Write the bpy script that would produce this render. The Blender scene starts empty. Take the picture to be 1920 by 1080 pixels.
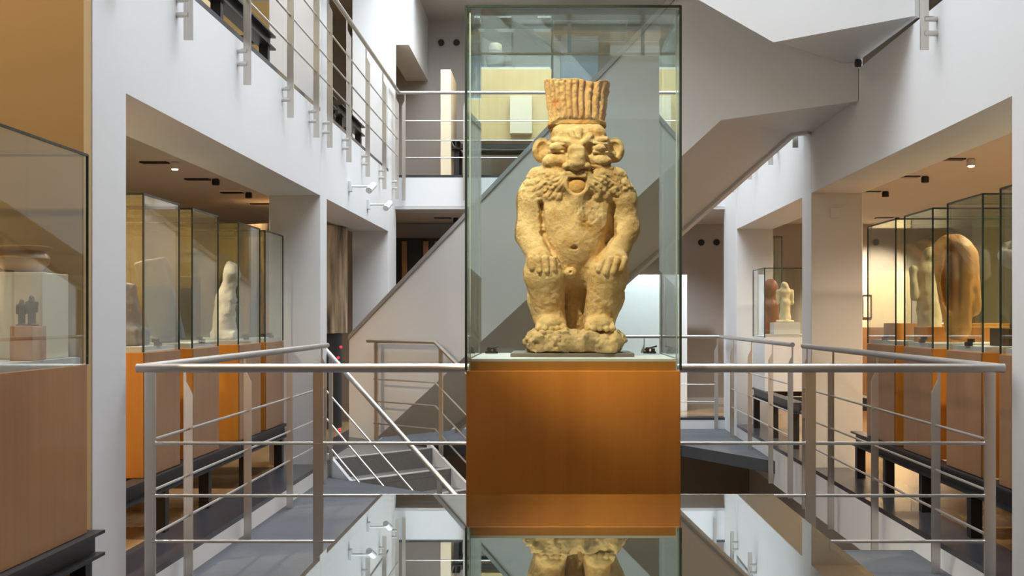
import bpy, math, random
import numpy as np
from mathutils import Vector

random.seed(7)
sc = bpy.context.scene
col = sc.collection

# ------------------------------------------------------------------ camera
FPX = 2160.0                      # focal length in pixels of the 1920 px frame
VX, VY = 1037.0, 596.0            # vanishing point of the level, forward view
EYE = 1.23
cam_d = bpy.data.cameras.new('camera')
cam_d.sensor_width = 36.0
cam_d.lens = 36.0 * FPX / 1920.0
cam_d.shift_x = -(VX - 960.0) / 1920.0
cam_d.shift_y = (VY - 540.0) / 1920.0
cam_d.clip_start = 0.05
cam_d.clip_end = 100
cam = bpy.data.objects.new('camera', cam_d)
cam.location = (0, 0, EYE)
cam.rotation_euler = (math.radians(90), 0, 0)
col.objects.link(cam)
sc.camera = cam

# ------------------------------------------------------------------ world, daylight, exposure
world = bpy.data.worlds.new('world')
sc.world = world
world.use_nodes = True
bg = world.node_tree.nodes['Background']
bg.inputs['Color'].default_value = (0.80, 0.88, 1.0, 1)
bg.inputs['Strength'].default_value = 0.6

def area(name, loc, rot, sx, sy, power, color):
    d = bpy.data.lights.new(name, 'AREA')
    d.shape = 'RECTANGLE'; d.size = sx; d.size_y = sy
    d.energy = power; d.color = color
    o = bpy.data.objects.new(name, d)
    o.location = loc; o.rotation_euler = rot
    col.objects.link(o)
    return o
# daylight falling through the glazed roof over the whole atrium
area('skylight_daylight', (0.08, 9.3, 7.85), (0, 0, 0), 3.9, 10.0, 1040, (0.86, 0.93, 1.0))

vs = sc.view_settings
vs.view_transform = 'Standard'
vs.look = 'None'
vs.exposure = 0.12
vs.gamma = 1.0
vs.use_curve_mapping = False
sc.cycles.max_bounces = 8
sc.cycles.diffuse_bounces = 3
sc.cycles.glossy_bounces = 3
sc.cycles.transparent_max_bounces = 28
sc.cycles.caustics_reflective = False
sc.cycles.caustics_refractive = False
sc.cycles.sample_clamp_indirect = 6.0
sc.cycles.use_adaptive_sampling = True
sc.cycles.adaptive_threshold = 0.05
sc.cycles.use_denoising = True

# ------------------------------------------------------------------ measures
UF = 2.99                         # upper floor level
XL, XR = -1.95, 2.12              # faces of the two long sides of the void
RL, RR = -1.89, 2.05              # railings on those sides
YN, YF = 5.28, 14.2               # near railing, far bridge
BB = 2.255                        # underside of the long beams
CEIL, UCEIL = 2.60, 5.50
WL, WR, WB, WN = -6.0, 6.0, 16.5, -2.5
DH = Vector((0.735, -0.678, 0))   # run of the stairs in plan
PH = Vector((0.678, 0.735, 0))    # across the stairs, away from the camera

# ------------------------------------------------------------------ materials
MATS = {}
def new_mat(name):
    m = bpy.data.materials.new(name)
    m.use_nodes = True
    MATS[name] = m
    return m, m.node_tree.nodes, m.node_tree.links, m.node_tree.nodes['Principled BSDF']

def plain(name, c, rough=0.6, metal=0.0, noise=0.06, nscale=3.0, bump=0.0, coat=0.0, spec=0.5):
    """a paint, metal or stone with slight procedural unevenness"""
    m, N, L, P = new_mat(name)
    P.inputs['Roughness'].default_value = rough
    P.inputs['Metallic'].default_value = metal
    P.inputs['Coat Weight'].default_value = coat
    P.inputs['Specular IOR Level'].default_value = spec
    tc = N.new('ShaderNodeTexCoord')
    nz = N.new('ShaderNodeTexNoise')
    nz.inputs['Scale'].default_value = nscale
    nz.inputs['Detail'].default_value = 6
    L.new(tc.outputs['Object'], nz.inputs['Vector'])
    mx = N.new('ShaderNodeMix'); mx.data_type = 'RGBA'
    mx.inputs[6].default_value = tuple(v * (1 - noise) for v in c) + (1,)
    mx.inputs[7].default_value = tuple(min(1, v * (1 + noise)) for v in c) + (1,)
    L.new(nz.outputs['Fac'], mx.inputs[0])
    L.new(mx.outputs[2], P.inputs['Base Color'])
    if bump > 0:
        b = N.new('ShaderNodeBump')
        b.inputs['Strength'].default_value = bump
        b.inputs['Distance'].default_value = 0.01
        n2 = N.new('ShaderNodeTexNoise')
        n2.inputs['Scale'].default_value = nscale * 12
        n2.inputs['Detail'].default_value = 4
        L.new(tc.outputs['Object'], n2.inputs['Vector'])
        L.new(n2.outputs['Fac'], b.inputs['Height'])
        L.new(b.outputs['Normal'], P.inputs['Normal'])
    return m

def wood(name, ca, cb, rough=0.35, coat=0.25, stretch=(14, 14, 0.8), scale=1.0):
    m, N, L, P = new_mat(name)
    tc = N.new('ShaderNodeTexCoord')
    mp = N.new('ShaderNodeMapping')
    mp.inputs['Scale'].default_value = stretch
    L.new(tc.outputs['Object'], mp.inputs['Vector'])
    n1 = N.new('ShaderNodeTexNoise')
    n1.inputs['Scale'].default_value = scale; n1.inputs['Detail'].default_value = 8
    n1.inputs['Roughness'].default_value = 0.6
    L.new(mp.outputs['Vector'], n1.inputs['Vector'])
    n2 = N.new('ShaderNodeTexNoise')
    n2.inputs['Scale'].default_value = 1.7; n2.inputs['Detail'].default_value = 3
    L.new(tc.outputs['Object'], n2.inputs['Vector'])
    ad = N.new('ShaderNodeMath'); ad.operation = 'MULTIPLY_ADD'
    ad.inputs[1].default_value = 0.55
    L.new(n2.outputs['Fac'], ad.inputs[0])
    mu = N.new('ShaderNodeMath'); mu.operation = 'MULTIPLY'; mu.inputs[1].default_value = 0.45
    L.new(n1.outputs['Fac'], mu.inputs[0])
    L.new(mu.outputs[0], ad.inputs[2])
    rp = N.new('ShaderNodeValToRGB')
    rp.color_ramp.elements[0].position = 0.32; rp.color_ramp.elements[0].color = ca + (1,)
    rp.color_ramp.elements[1].position = 0.68; rp.color_ramp.elements[1].color = cb + (1,)
    L.new(ad.outputs[0], rp.inputs['Fac'])
    L.new(rp.outputs['Color'], P.inputs['Base Color'])
    P.inputs['Roughness'].default_value = rough
    P.inputs['Coat Weight'].default_value = coat
    P.inputs['Coat Roughness'].default_value = 0.15
    return m

def glass(name, tint, base=0.04, gain=0.96, rough=0.0):
    """a clear pane: transparent, mirroring more at a glancing angle (Schlick)"""
    m, N, L, P = new_mat(name)
    N.remove(P)
    out = N['Material Output']
    lw = N.new('ShaderNodeLayerWeight'); lw.inputs['Blend'].default_value = 0.5
    pw = N.new('ShaderNodeMath'); pw.operation = 'POWER'; pw.inputs[1].default_value = 5.0
    L.new(lw.outputs['Facing'], pw.inputs[0])
    ma = N.new('ShaderNodeMath'); ma.operation = 'MULTIPLY_ADD'
    ma.inputs[1].default_value = gain; ma.inputs[2].default_value = base
    L.new(pw.outputs[0], ma.inputs[0])
    tr = N.new('ShaderNodeBsdfTransparent'); tr.inputs['Color'].default_value = tint + (1,)
    gl = N.new('ShaderNodeBsdfGlossy'); gl.inputs['Roughness'].default_value = rough
    gl.inputs['Color'].default_value = (0.95, 0.98, 0.97, 1)
    mx = N.new('ShaderNodeMixShader')
    L.new(ma.outputs[0], mx.inputs[0]); L.new(tr.outputs[0], mx.inputs[1]); L.new(gl.outputs[0], mx.inputs[2])
    L.new(mx.outputs[0], out.inputs['Surface'])
    return m

def emit(name, c, s):
    m, N, L, P = new_mat(name)
    P.inputs['Base Color'].default_value = c + (1,)
    P.inputs['Emission Color'].default_value = c + (1,)
    P.inputs['Emission Strength'].default_value = s
    return m

plain('white_paint', (0.80, 0.80, 0.80), 0.55, noise=0.015, nscale=1.2)
plain('stair_paint', (0.79, 0.79, 0.78), 0.5, noise=0.02, nscale=1.2)
plain('ceiling_paint', (0.58, 0.55, 0.53), 0.8, noise=0.02)
plain('warm_grey_paint', (0.50, 0.46, 0.43), 0.8, noise=0.03)
plain('gallery_wall_paint', (0.66, 0.60, 0.46), 0.8, noise=0.03)
plain('pale_floor', (0.45, 0.38, 0.30), 0.4, noise=0.1)
plain('near_wall_paint', (0.78, 0.52, 0.26), 0.8, noise=0.05)
plain('ochre_paint', (0.56, 0.36, 0.15), 0.8, noise=0.06, nscale=1.5)
plain('grey_carpet', (0.085, 0.09, 0.10), 0.85, noise=0.25, nscale=2.0, bump=0.3)
plain('dark_stone', (0.055, 0.055, 0.062), 0.28, noise=0.35, nscale=5, coat=0.2)
plain('rail_steel', (0.50, 0.48, 0.46), 0.42, metal=0.85, noise=0.04, nscale=8)
plain('steel', (0.66, 0.63, 0.59), 0.30, metal=0.9, noise=0.04, nscale=8)
plain('steel_bar', (0.66, 0.64, 0.61), 0.32, metal=0.9, noise=0.03, nscale=8)
plain('cap_metal', (0.50, 0.50, 0.51), 0.4, metal=0.5, noise=0.05)
plain('black_steel', (0.014, 0.014, 0.016), 0.42, noise=0.2, nscale=6)
plain('black_plastic', (0.012, 0.012, 0.013), 0.5)
plain('white_metal', (0.78, 0.79, 0.80), 0.35, noise=0.02)
plain('pane_edge', (0.018, 0.035, 0.028), 0.25, noise=0.1)
plain('pane_edge_light', (0.50, 0.60, 0.54), 0.25, noise=0.1)
plain('case_base', (0.62, 0.64, 0.63), 0.45, noise=0.03)
plain('mount_grey', (0.16, 0.14, 0.125), 0.5, noise=0.1)
plain('pale_stone', (0.66, 0.62, 0.55), 0.8, noise=0.18, nscale=14, bump=0.4)
plain('grey_stone', (0.17, 0.175, 0.185), 0.7, noise=0.22, nscale=9, bump=0.3)
plain('slate_stone', (0.10, 0.12, 0.15), 0.6, noise=0.3, nscale=7, bump=0.3)
plain('lime_stone', (0.74, 0.64, 0.42), 0.75, noise=0.25, nscale=16, bump=0.5)
plain('gilded_wood', (0.66, 0.32, 0.08), 0.55, noise=0.55, nscale=9, bump=0.4)
plain('dark_wood', (0.045, 0.028, 0.018), 0.5, noise=0.3, nscale=6)
plain('terracotta', (0.50, 0.29, 0.10), 0.3, noise=0.3, nscale=9, coat=0.2)
plain('red_granite', (0.24, 0.085, 0.045), 0.5, noise=0.4, nscale=12)
plain('cream_panel', (0.78, 0.68, 0.48), 0.6, noise=0.05)
plain('tread_metal', (0.20, 0.195, 0.19), 0.5, metal=0.3, noise=0.2, nscale=40, bump=0.5)
plain('nosing', (0.62, 0.63, 0.64), 0.4, metal=0.4, noise=0.1, nscale=30)
wood('amber_wood', (0.43, 0.16, 0.018), (0.60, 0.245, 0.036), rough=0.4, coat=0.7)
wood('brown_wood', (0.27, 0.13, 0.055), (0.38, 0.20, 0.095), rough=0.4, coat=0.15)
wood('case_side_wood', (0.31, 0.14, 0.045), (0.43, 0.215, 0.08), rough=0.4, coat=0.15)
wood('yellow_wood', (0.58, 0.42, 0.17), (0.70, 0.54, 0.26), rough=0.45, coat=0.1)
wood('floor_wood', (0.32, 0.20, 0.10), (0.52, 0.35, 0.18), rough=0.22, coat=0.4, stretch=(9, 1.2, 9))
glass('clear_glass', (0.915, 0.948, 0.938), base=0.03)
glass('case_glass', (0.968, 0.982, 0.965), base=0.055, gain=1.0)
glass('table_glass', (0.72, 0.76, 0.74), base=0.30, gain=1.0)
emit('lamp_glow', (1.0, 0.83, 0.55), 14.0)
emit('red_led', (1.0, 0.03, 0.04), 1.6)

# ------------------------------------------------------------------ mesh building
class MB:
    def __init__(s): s.v = []; s.f = []; s.smooth = False
    def add(s, vs, fs):
        n = len(s.v); s.v += [tuple(v) for v in vs]; s.f += [tuple(i + n for i in f) for f in fs]; return s
    def box(s, x0, x1, y0, y1, z0, z1):
        v = [(x, y, z) for z in (z0, z1) for y in (y0, y1) for x in (x0, x1)]
        return s.add(v, [(0, 2, 3, 1), (4, 5, 7, 6), (0, 1, 5, 4), (2, 6, 7, 3), (0, 4, 6, 2), (1, 3, 7, 5)])
    def prism(s, poly, ext):
        """polygon of 3-d points extruded by the vector ext"""
        n = len(poly); a = [Vector(p) for p in poly]; e = Vector(ext)
        nrm = Vector((0, 0, 0))
        for i in range(n): nrm += a[i].cross(a[(i + 1) % n])
        if nrm.dot(e) > 0: a = a[::-1]
        v = a + [p + e for p in a]
        return s.add(v, [tuple(range(n)), tuple(range(2 * n - 1, n - 1, -1))] +
                     [(i, n + i, n + (i + 1) % n, (i + 1) % n) for i in range(n)])
    def slab(s, poly, z0, z1):
        return s.prism([(x, y, z0) for x, y in poly], (0, 0, z1 - z0))
    def bar(s, p0, p1, w, h, up=(0, 0, 1)):
        """rectangular bar, w across and h along 'up'"""
        p0 = Vector(p0); p1 = Vector(p1); d = (p1 - p0).normalized()
        sd = d.cross(Vector(up)).normalized(); u = sd.cross(d).normalized()
        q = [p0 + sd * a * w / 2 + u * b * h / 2 for a, b in ((-1, -1), (1, -1), (1, 1), (-1, 1))]
        return s.prism(q, p1 - p0)
    def tube(s, pts, r, n=10):
        pts = [Vector(p) for p in pts]; rings = []
        rs = r if isinstance(r, (list, tuple)) else [r] * len(pts)
        for i, p in enumerate(pts):
            d = (pts[min(i + 1, len(pts) - 1)] - pts[max(i - 1, 0)]).normalized()
            ref = Vector((0, 0, 1)) if abs(d.z) < 0.9 else Vector((1, 0, 0))
            a = d.cross(ref).normalized(); b = a.cross(d).normalized()
            rings.append([p + (a * math.cos(2 * math.pi * k / n) + b * math.sin(2 * math.pi * k / n)) * rs[i] for k in range(n)])
        v = [q for g in rings for q in g]; f = []
        for i in range(len(pts) - 1):
            for k in range(n):
                f.append((i * n + k, i * n + (k + 1) % n, (i + 1) * n + (k + 1) % n, (i + 1) * n + k))
        f.append(tuple(range(n - 1, -1, -1))); f.append(tuple((len(pts) - 1) * n + k for k in range(n)))
        s.smooth = True
        return s.add(v, f)
    def lathe(s, c, prof, n=40):
        """profile of (radius, z) around the vertical axis through c"""
        v = []; f = []; m = len(prof)
        for r, z in prof:
            v += [(c[0] + r * math.cos(2 * math.pi * k / n), c[1] + r * math.sin(2 * math.pi * k / n), c[2] + z) for k in range(n)]
        for i in range(m - 1):
            for k in range(n):
                f.append((i * n + k, i * n + (k + 1) % n, (i + 1) * n + (k + 1) % n, (i + 1) * n + k))
        f.append(tuple(range(n - 1, -1, -1))); f.append(tuple((m - 1) * n + k for k in range(n)))
        s.smooth = True
        return s.add(v, f)
    def build(s, name, mat, parent=None, label=None, cat=None, group=None, kind=None, bevel=0.0):
        org = Vector((0, 0, 0))
        if parent is not None: org = Vector(parent['_org'])
        me = bpy.data.meshes.new(name)
        me.from_pydata([tuple(Vector(v) - org) for v in s.v], [], s.f)
        me.validate(); me.update()
        if s.smooth:
            for p in me.polygons: p.use_smooth = len(p.vertices) == 4
            if len(me.polygons) > 0:
                try: me.set_sharp_from_angle(angle=math.radians(40))
                except Exception: pass
        return finish(name, me, mat, parent, label, cat, group, kind, bevel)

ORG = {}
def finish(name, me, mat, parent=None, label=None, cat=None, group=None, kind=None, bevel=0.0):
    me.materials.append(MATS[mat])
    o = bpy.data.objects.new(name, me)
    col.objects.link(o)
    if parent is not None:
        o.parent = parent; o['_org'] = tuple(parent['_org'])
    else: o['_org'] = (0.0, 0.0, 0.0)
    tag(o, label, cat, group, kind)
    if bevel > 0:
        b = o.modifiers.new('bevel', 'BEVEL'); b.width = bevel; b.segments = 2; b.limit_method = 'ANGLE'
    return o

def tag(o, label=None, cat=None, group=None, kind=None):
    if label: o['label'] = label
    if cat: o['category'] = cat
    if group: o['group'] = group
    if kind: o['kind'] = kind
    return o

def thing(name, loc, label, cat, group=None):
    o = bpy.data.objects.new(name, None)
    o.empty_display_size = 0.1
    o.location = loc; o['_org'] = tuple(float(v) for v in loc)
    col.objects.link(o)
    return tag(o, label, cat, group)

def struct(name, mb, mat, label=None, parent=None, bevel=0.0):
    return mb.build(name, mat, parent, label, None, None, None if parent else 'structure', bevel)

# ------------------------------------------------------------------ the setting
# gallery floors (top at 0) and the upper storey (top at UF)
def floors(z, zb, tagname, mat):
    WN = -2.5 if not tagname else 4.88
    struct('floor_left' + tagname, MB().box(WL, XL - (0.451 if tagname else 0.30), WN, WB, zb, z), mat)
    struct('floor_right' + tagname, MB().box(XR + (0.421 if tagname else 0.30), WR, WN, WB, zb, z), mat)
    struct('floor_far' + tagname, MB().box(XL - 0.451 if tagname else XL - 0.30, XR + 0.421 if tagname else XR + 0.30, YF + 0.25, WB, zb, z), mat)
    # white slab edge with a dark stone border lying on it
    for nm, b in (('left', (XL - 0.30, XL, 5.3 if not tagname else WN, YF + 0.25)), ('right', (XR, XR + 0.30, 5.3 if not tagname else WN, YF + 0.25)), ('far', (XL, XR, YF, YF + 0.25))):
        x0, x1, y0, y1 = b
        if tagname and nm != 'far':                       # upstairs the long beams are the edge
            if nm == 'right': y0 = 9.6
        else:
            struct('trim_slab_edge_' + nm + tagname, MB().box(*b, zb, z - 0.03), 'white_paint')
        struct('trim_stone_border_' + nm + tagname, MB().box(x0, x1, y0, y1, z - 0.03, z + 0.002), 'dark_stone')
floors(0.0, -0.37, '', 'floor_wood')
floors(UF, CEIL + 0.002, '_upper', 'floor_wood')
struct('floor_near', MB().box(XL - 0.30, XR + 0.30, WN, 5.2, -0.37, 0.0), 'grey_carpet')
struct('floor_near_upper', MB().box(WL, WR, WN, 0.9, CEIL, UF), 'white_paint')
struct('floor_lower_storey', MB().box(WL, WR, WN, WB, -3.3, -3.1), 'pale_floor')
# ceilings under the upper storey
struct('ceiling_left', MB().box(WL, XL - 0.45, 4.88, WB, CEIL - 0.03, CEIL), 'ceiling_paint')
struct('ceiling_right', MB().box(XR + 0.42, WR, 4.88, WB, CEIL - 0.03, CEIL), 'ceiling_paint')
struct('ceiling_far', MB().box(XL - 0.45, XR + 0.42, YF, WB, CEIL - 0.03, CEIL), 'ceiling_paint')
for nm, b in (('left', (WL, XL - 0.02)), ('right', (XR + 0.02, WR))):
    struct('ceiling_upper_' + nm, MB().box(*b, WN, WB, UCEIL, UCEIL + 0.2), 'ceiling_paint')
struct('ceiling_upper_far', MB().box(XL - 0.02, XR + 0.02, YF + 0.6, WB, UCEIL, UCEIL + 0.2), 'ceiling_paint')
# long beams beside the void
struct('beam_left', MB().box(XL - 0.45, XL, 4.88, YF, BB, UF - 0.031), 'white_paint')
struct('beam_right', MB().box(XR, XR + 0.42, 5.01, YF, BB, UF - 0.031), 'white_paint')
# columns
for x0, x1, ys in ((XL - 0.43, XL + 0.002, ((4.87, 5.26), (9.65, 9.92), (13.65, YF + 0.1))), (XR - 0.002, XR + 0.42, ((5.0, 5.32), (9.45, 9.80), (13.3, YF + 0.1)))):
    for y0, y1 in ys:
        struct('column', MB().box(x0, x1, y0, y1, -0.36, UCEIL), 'white_paint', bevel=0.006)
# outer walls
struct('wall_left', MB().box(WL - 0.2, WL, WN, WB, -3.3, 8.1), 'gallery_wall_paint')
struct('wall_right', MB().box(WR, WR + 0.2, WN, WB, -3.3, 8.1), 'gallery_wall_paint')
struct('wall_far', MB().box(WL - 0.2, WR + 0.2, WB, WB + 0.2, -3.3, 8.1), 'warm_grey_paint')
struct('wall_near', MB().box(WL - 0.2, WR + 0.2, WN - 0.2, WN, -3.3, 8.1), 'near_wall_paint')
# walls of the light well above the upper storey, and the roof round the skylight
struct('wall_lightwell_left', MB().box(XL - 0.25, XL - 0.02, WN, WB, UCEIL, 8.0), 'white_paint')
struct('wall_lightwell_right', MB().box(XR + 0.02, XR + 0.25, WN, WB, UCEIL, 8.0), 'white_paint')
struct('wall_lightwell_far', MB().box(XL, XR, YF + 0.5, YF + 0.7, UCEIL, 8.0), 'white_paint')
struct('ceiling_roof', MB().box(WL - 0.2, WR + 0.2, WN - 0.2, WB + 0.2, 8.0, 8.15), 'white_paint')
# ochre partition closing the left gallery behind the nearest display case
struct('wall_partition_ochre', MB().box(WL, XL - 0.002, 4.79, 4.868, 0.0, UCEIL), 'ochre_paint')
# lower storey walls seen down the stairwell
struct('wall_lower_right', MB().box(XR + 0.3, XR + 0.4, 5.3, YF, -3.1, -0.37), 'warm_grey_paint')
struct('wall_lower_left', MB().box(XL - 0.4, XL - 0.3, 5.3, YF, -3.1, -0.37), 'warm_grey_paint')
# grey landings hung a step below the floor
struct('floor_landing_near', MB().slab([(XL, 5.2), (XR, 5.2), (XR, 6.8), (1.46, 6.8), (XL, 9.92)], -0.36, -0.14), 'grey_carpet')
struct('floor_landing_far', MB().slab([(XL, YF), (XL, 12.4), (1.39, 12.4), (XR, 11.0), (XR, YF)], -0.26, -0.14), 'grey_carpet')
# beam of the far upper gallery, running back from the left column
struct('beam_upper_left', MB().box(XL - 0.15, XL + 0.16, YF + 0.1, WB, 4.62, UCEIL), 'white_paint')
struct('baseboard_far', MB().box(XL, WR, WB - 0.02, WB, 0, 0.09), 'white_paint')

# ------------------------------------------------------------------ railings
def post(mb, x, y, zt, zb, side, w=0.046, t=0.014):
    """flat steel post, wide across X, necked at the top where it meets the handrail"""
    if side == 0:                                     # plain flat post
        return mb.box(x - w / 2, x + w / 2, y - t / 2, y + t / 2, zb, zt - 0.01)
    a = 1 if side > 0 else -1
    xe = x + a * w / 2; xi = x - a * w / 2
    xn = xe - a * 0.012
    pts = [(xi, zb), (xe, zb), (xe, zt - 0.01), (xn, zt - 0.01), (xn, zt - 0.10), (xi, zt - 0.17)]
    return mb.prism([(px, y - t / 2, pz) for px, pz in pts], (0, t, 0))

def railing(label, pts, posts, zf, zb, wall_x=None, group=None, close=0.0, bars=(0.655, 0.415, 0.205), r=0.021, side_of=None):
    p0 = pts[0]
    rt = thing('railing', (p0[0], p0[1], zf), label, 'railing', group)
    MB().tube([(x, y, zf + 1.0) for x, y in pts], r, 14).build('handrail', 'rail_steel', rt)
    ends = [(posts[0][0], posts[0][1]), (posts[-1][0], posts[-1][1])]
    for h in bars:
        MB().tube([(x, y, zf + h) for x, y in ends], 0.0075, 8).build('rail_bar', 'steel_bar', rt)
    for (x, y, sd) in posts:
        po = post(MB(), x, y, zf + 1.0, zb, sd).build('post', 'steel', rt)
        if wall_x is not None:
            for z in (zf - 0.11, zf - 0.19):
                MB().tube([(x, y, z), (wall_x, y, z)], 0.016, 12).build('bracket', 'steel', po)
    return rt

LB = -0.139
railing('steel railing running across the picture behind the statue pedestal', [(RL - 0.018, YN), (RR + 0.018, YN)],
        [(x, YN, s) for x, s in ((-1.845, 0), (-1.076, 0), (1.18, 0), (2.00, 0))], 0.0, LB)
railing('steel railing along the left gallery in front of the amber cases', [(RL, YN + 0.024), (RL, 9.64)],
        [(RL, y, -1) for y in (5.40, 5.97, 7.13, 8.27, 9.5)], 0.0, LB)
railing('steel railing along the right gallery from corner to middle column', [(RR, YN + 0.024), (RR, 9.44)],
        [(RR, y, 1) for y in (5.40, 6.17, 7.34, 8.5, 9.38)], 0.0, -0.33)
railing('steel railing beyond the middle right column near the far landing', [(RR, 9.86), (RR, YF - 0.104)],
        [(RR, y, 1) for y in (9.95, 10.85, 12.0, 13.2)], 0.0, -0.33)
railing('steel railing along the far side of the void at floor level', [(RR + 0.018, YF - 0.08), (RL, YF - 0.08)],
        [(x, YF - 0.08, 1) for x in (2.0, 1.1, 0.2, -0.7, -1.5)], 0.0, LB)
railing('steel railing of the upper left gallery above the white beam', [(RL, 5.0), (RL, YF - 0.104)],
        [(RL, y, -1) for y in (5.12, 5.97, 7.12, 8.29, 9.2, 9.75, 10.66, 11.75, 12.9, 13.95)], UF, UF - 0.32, XL)
railing('steel railing of the upper far bridge above its white edge', [(RL - 0.018, YF - 0.08), (RR + 0.018, YF - 0.08)],
        [(x, YF - 0.08, 1) for x in (-1.83, -1.08, 0.45, 1.2, 1.98)], UF, UF - 0.32)
railing('steel railing of the upper right gallery with one post hanging into view', [(RR, 5.02), (RR, 6.5)],
        [(RR, y, 1) for y in (5.1, 6.36)], UF, UF - 0.28, XR)
railing('steel railing of the upper right gallery behind the stairs', [(RR, 9.6), (RR, YF - 0.104)],
        [(RR, y, 1) for y in (9.75, 10.85, 12.0, 13.2)], UF, UF - 0.32, XR)

# ------------------------------------------------------------------ stairs (they cross the void at an angle)
A0 = Vector((-1.81, 11.61, 0)); WA = 1.08
def SA(t, z, off=0.0): return A0 + DH * t + PH * off + Vector((0, 0, z))
def stair_panel(mb, pts, off, th): return mb.prism([SA(t, z, off) for t, z in pts], PH * th)

rise = thing('staircase', tuple(SA(0.0, 0.0)), 'solid white staircase rising to the right behind the statue', 'staircase')
PAN = [(-0.40, 0.0), (0.0146, 0.0), (4.20, 2.734), (5.34, 2.734), (5.34, 4.0), (4.145, 4.0), (-0.40, 1.03)]
stair_panel(MB(), PAN, 0.0, 0.06).build('side_panel', 'stair_paint', rise)
PANF = [(0.10, 0.0), (4.20, 2.734), (4.35, 2.734), (4.35, 4.0), (4.145, 4.0), (0.10, 1.36)]
stair_panel(MB(), PANF, WA - 0.06, 0.06).build('side_panel', 'stair_paint', rise)
MB().prism([SA(0.0146, 0.02, 0.06), SA(4.20, 2.754, 0.06), SA(4.20, 2.754, WA - 0.06), SA(0.0146, 0.02, WA - 0.06)], (0, 0, 0.05)).build('soffit', 'stair_paint', rise)
cp = MB()
for off in (-0.015,):
    cp.prism([SA(t, z, off) for t, z in [(-0.40, 1.005), (4.145, 3.975), (5.34, 3.975), (5.34, 4.02), (4.13, 4.02), (-0.40, 1.05)]], PH * 0.09)
cp.build('cap_rail', 'cap_metal', rise)
n = 18
for i in range(1, n):
    z = 3.05 * i / n; t = -0.45 + i * 0.259
    MB().prism([SA(t, z - 0.045, 0.06), SA(t + 0.29, z - 0.045, 0.06), SA(t + 0.29, z - 0.045, WA - 0.06), SA(t, z - 0.045, WA - 0.06)], (0, 0, 0.045)).build('tread', 'tread_metal', rise)
# top landing of this flight
MB().prism([SA(4.20, 2.754, 0.06), SA(5.33, 2.754, 0.06), (XR, SA(5.33, 0, 0.06).y + 0.02, 2.754), (XR, SA(4.2, 0, WA).y + 0.1, 2.754), SA(4.20, 2.754, WA - 0.06)], (0, 0, 0.29)).build('landing', 'stair_paint', rise)

# upper flight turning back, nearer to the camera
B0 = Vector((2.12, 6.75, 0))
def SB(t, z, off=0.0): return B0 - DH * t + PH * off + Vector((0, 0, z))
turn = thing('staircase', tuple(SB(0.0, 3.0)), 'upper white stair flight overhead at the top right, turning back', 'staircase')
PB = [(0.0, 3.0), (0.959, 3.0), (4.6, 5.38), (4.6, 6.70), (0.9, 4.28), (0.0, 4.28)]
MB().prism([SB(t, z, 0.0) for t, z in PB], PH * 0.06).build('side_panel', 'stair_paint', turn)
MB().prism([SB(t, z, 0.83) for t, z in [(0.959, 3.06), (4.6, 5.44), (4.6, 6.70), (0.959, 4.31)]], PH * 0.05).build('side_panel', 'stair_paint', turn)
MB().prism([SB(0.959, 3.02, 0.06), SB(4.6, 5.40, 0.06), SB(4.6, 5.40, 0.83), SB(0.959, 3.02, 0.83)], (0, 0, 0.06)).build('soffit', 'stair_paint', turn)
kn = SA(5.34, 0.0); kf = SB(0.959, 0.0, 0.89)
MB().prism([SB(0.0, 3.01, 0.06), SB(0.959, 3.01, 0.06), (kf.x, kf.y, 3.01), (kn.x, kn.y, 3.01)], (0, 0, 0.12)).build('landing', 'stair_paint', turn)
for i in range(1, 14):
    z = 3.275 + 0.17 * i; t = 0.959 + 0.26 * i
    MB().prism([SB(t, z, 0.06), SB(t + 0.28, z, 0.06), SB(t + 0.28, z, 0.83), SB(t, z, 0.83)], (0, 0, 0.045)).build('tread', 'tread_metal', turn)
pin = MB().lathe((2.10, 7.93, 2.955), [(0.001, 0.0), (0.022, 0.005), (0.026, 0.03), (0.022, 0.05), (0.001, 0.052)], 16)
pin.build('sensor', 'black_plastic', None, 'tiny black sensor under the upper landing at the right wall', 'sensor')

# flight going down, between the near landing and the rising flight
N0 = Vector((-1.95, 9.95, 0)); WC = 1.25
def SC(t, z, off=0.0): return N0 + DH * t + PH * off + Vector((0, 0, z))
SL = 0.653
down = thing('staircase', tuple(SC(0.0, 0.0)), 'metal staircase leading down behind the near railing with open steel rails', 'staircase')
MB().slab([(XL + 0.001, 10.07), tuple(SC(-0.02, 0, 0.10))[:2], tuple(SC(-0.02, 0, WC))[:2], tuple(SA(0.0, 0, -0.02))[:2], (XL + 0.001, 11.70)], -0.16, -0.001).build('landing', 'tread_metal', down)
for i in range(1, 18):
    t = -0.03 + (i - 1) * 0.26; z = -0.17 * i
    tr = MB().prism([SC(t, z - 0.05, 0.03), SC(t + 0.27, z - 0.05, 0.03), SC(t + 0.27, z - 0.05, WC - 0.03), SC(t, z - 0.05, WC - 0.03)], (0, 0, 0.05)).build('tread', 'tread_metal', down)
    MB().prism([SC(t + 0.20, z, 0.03), SC(t + 0.272, z, 0.03), SC(t + 0.272, z, WC - 0.03), SC(t + 0.20, z, WC - 0.03)], (0, 0, 0.006)).build('nosing', 'nosing', tr)
    MB().prism([SC(t - 0.005, z, 0.03), SC(t + 0.012, z, 0.03), SC(t + 0.012, z, WC - 0.03), SC(t - 0.005, z, WC - 0.03)], (0, 0, 0.118)).build('riser', 'tread_metal', tr)
MB().prism([SC(-0.06, -0.006, 0.10), SC(-0.02, -0.006, 0.10), SC(-0.02, -0.006, WC - 0.03), SC(-0.06, -0.006, WC - 0.03)], (0, 0, 0.012)).build('nosing', 'nosing', down)
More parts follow.
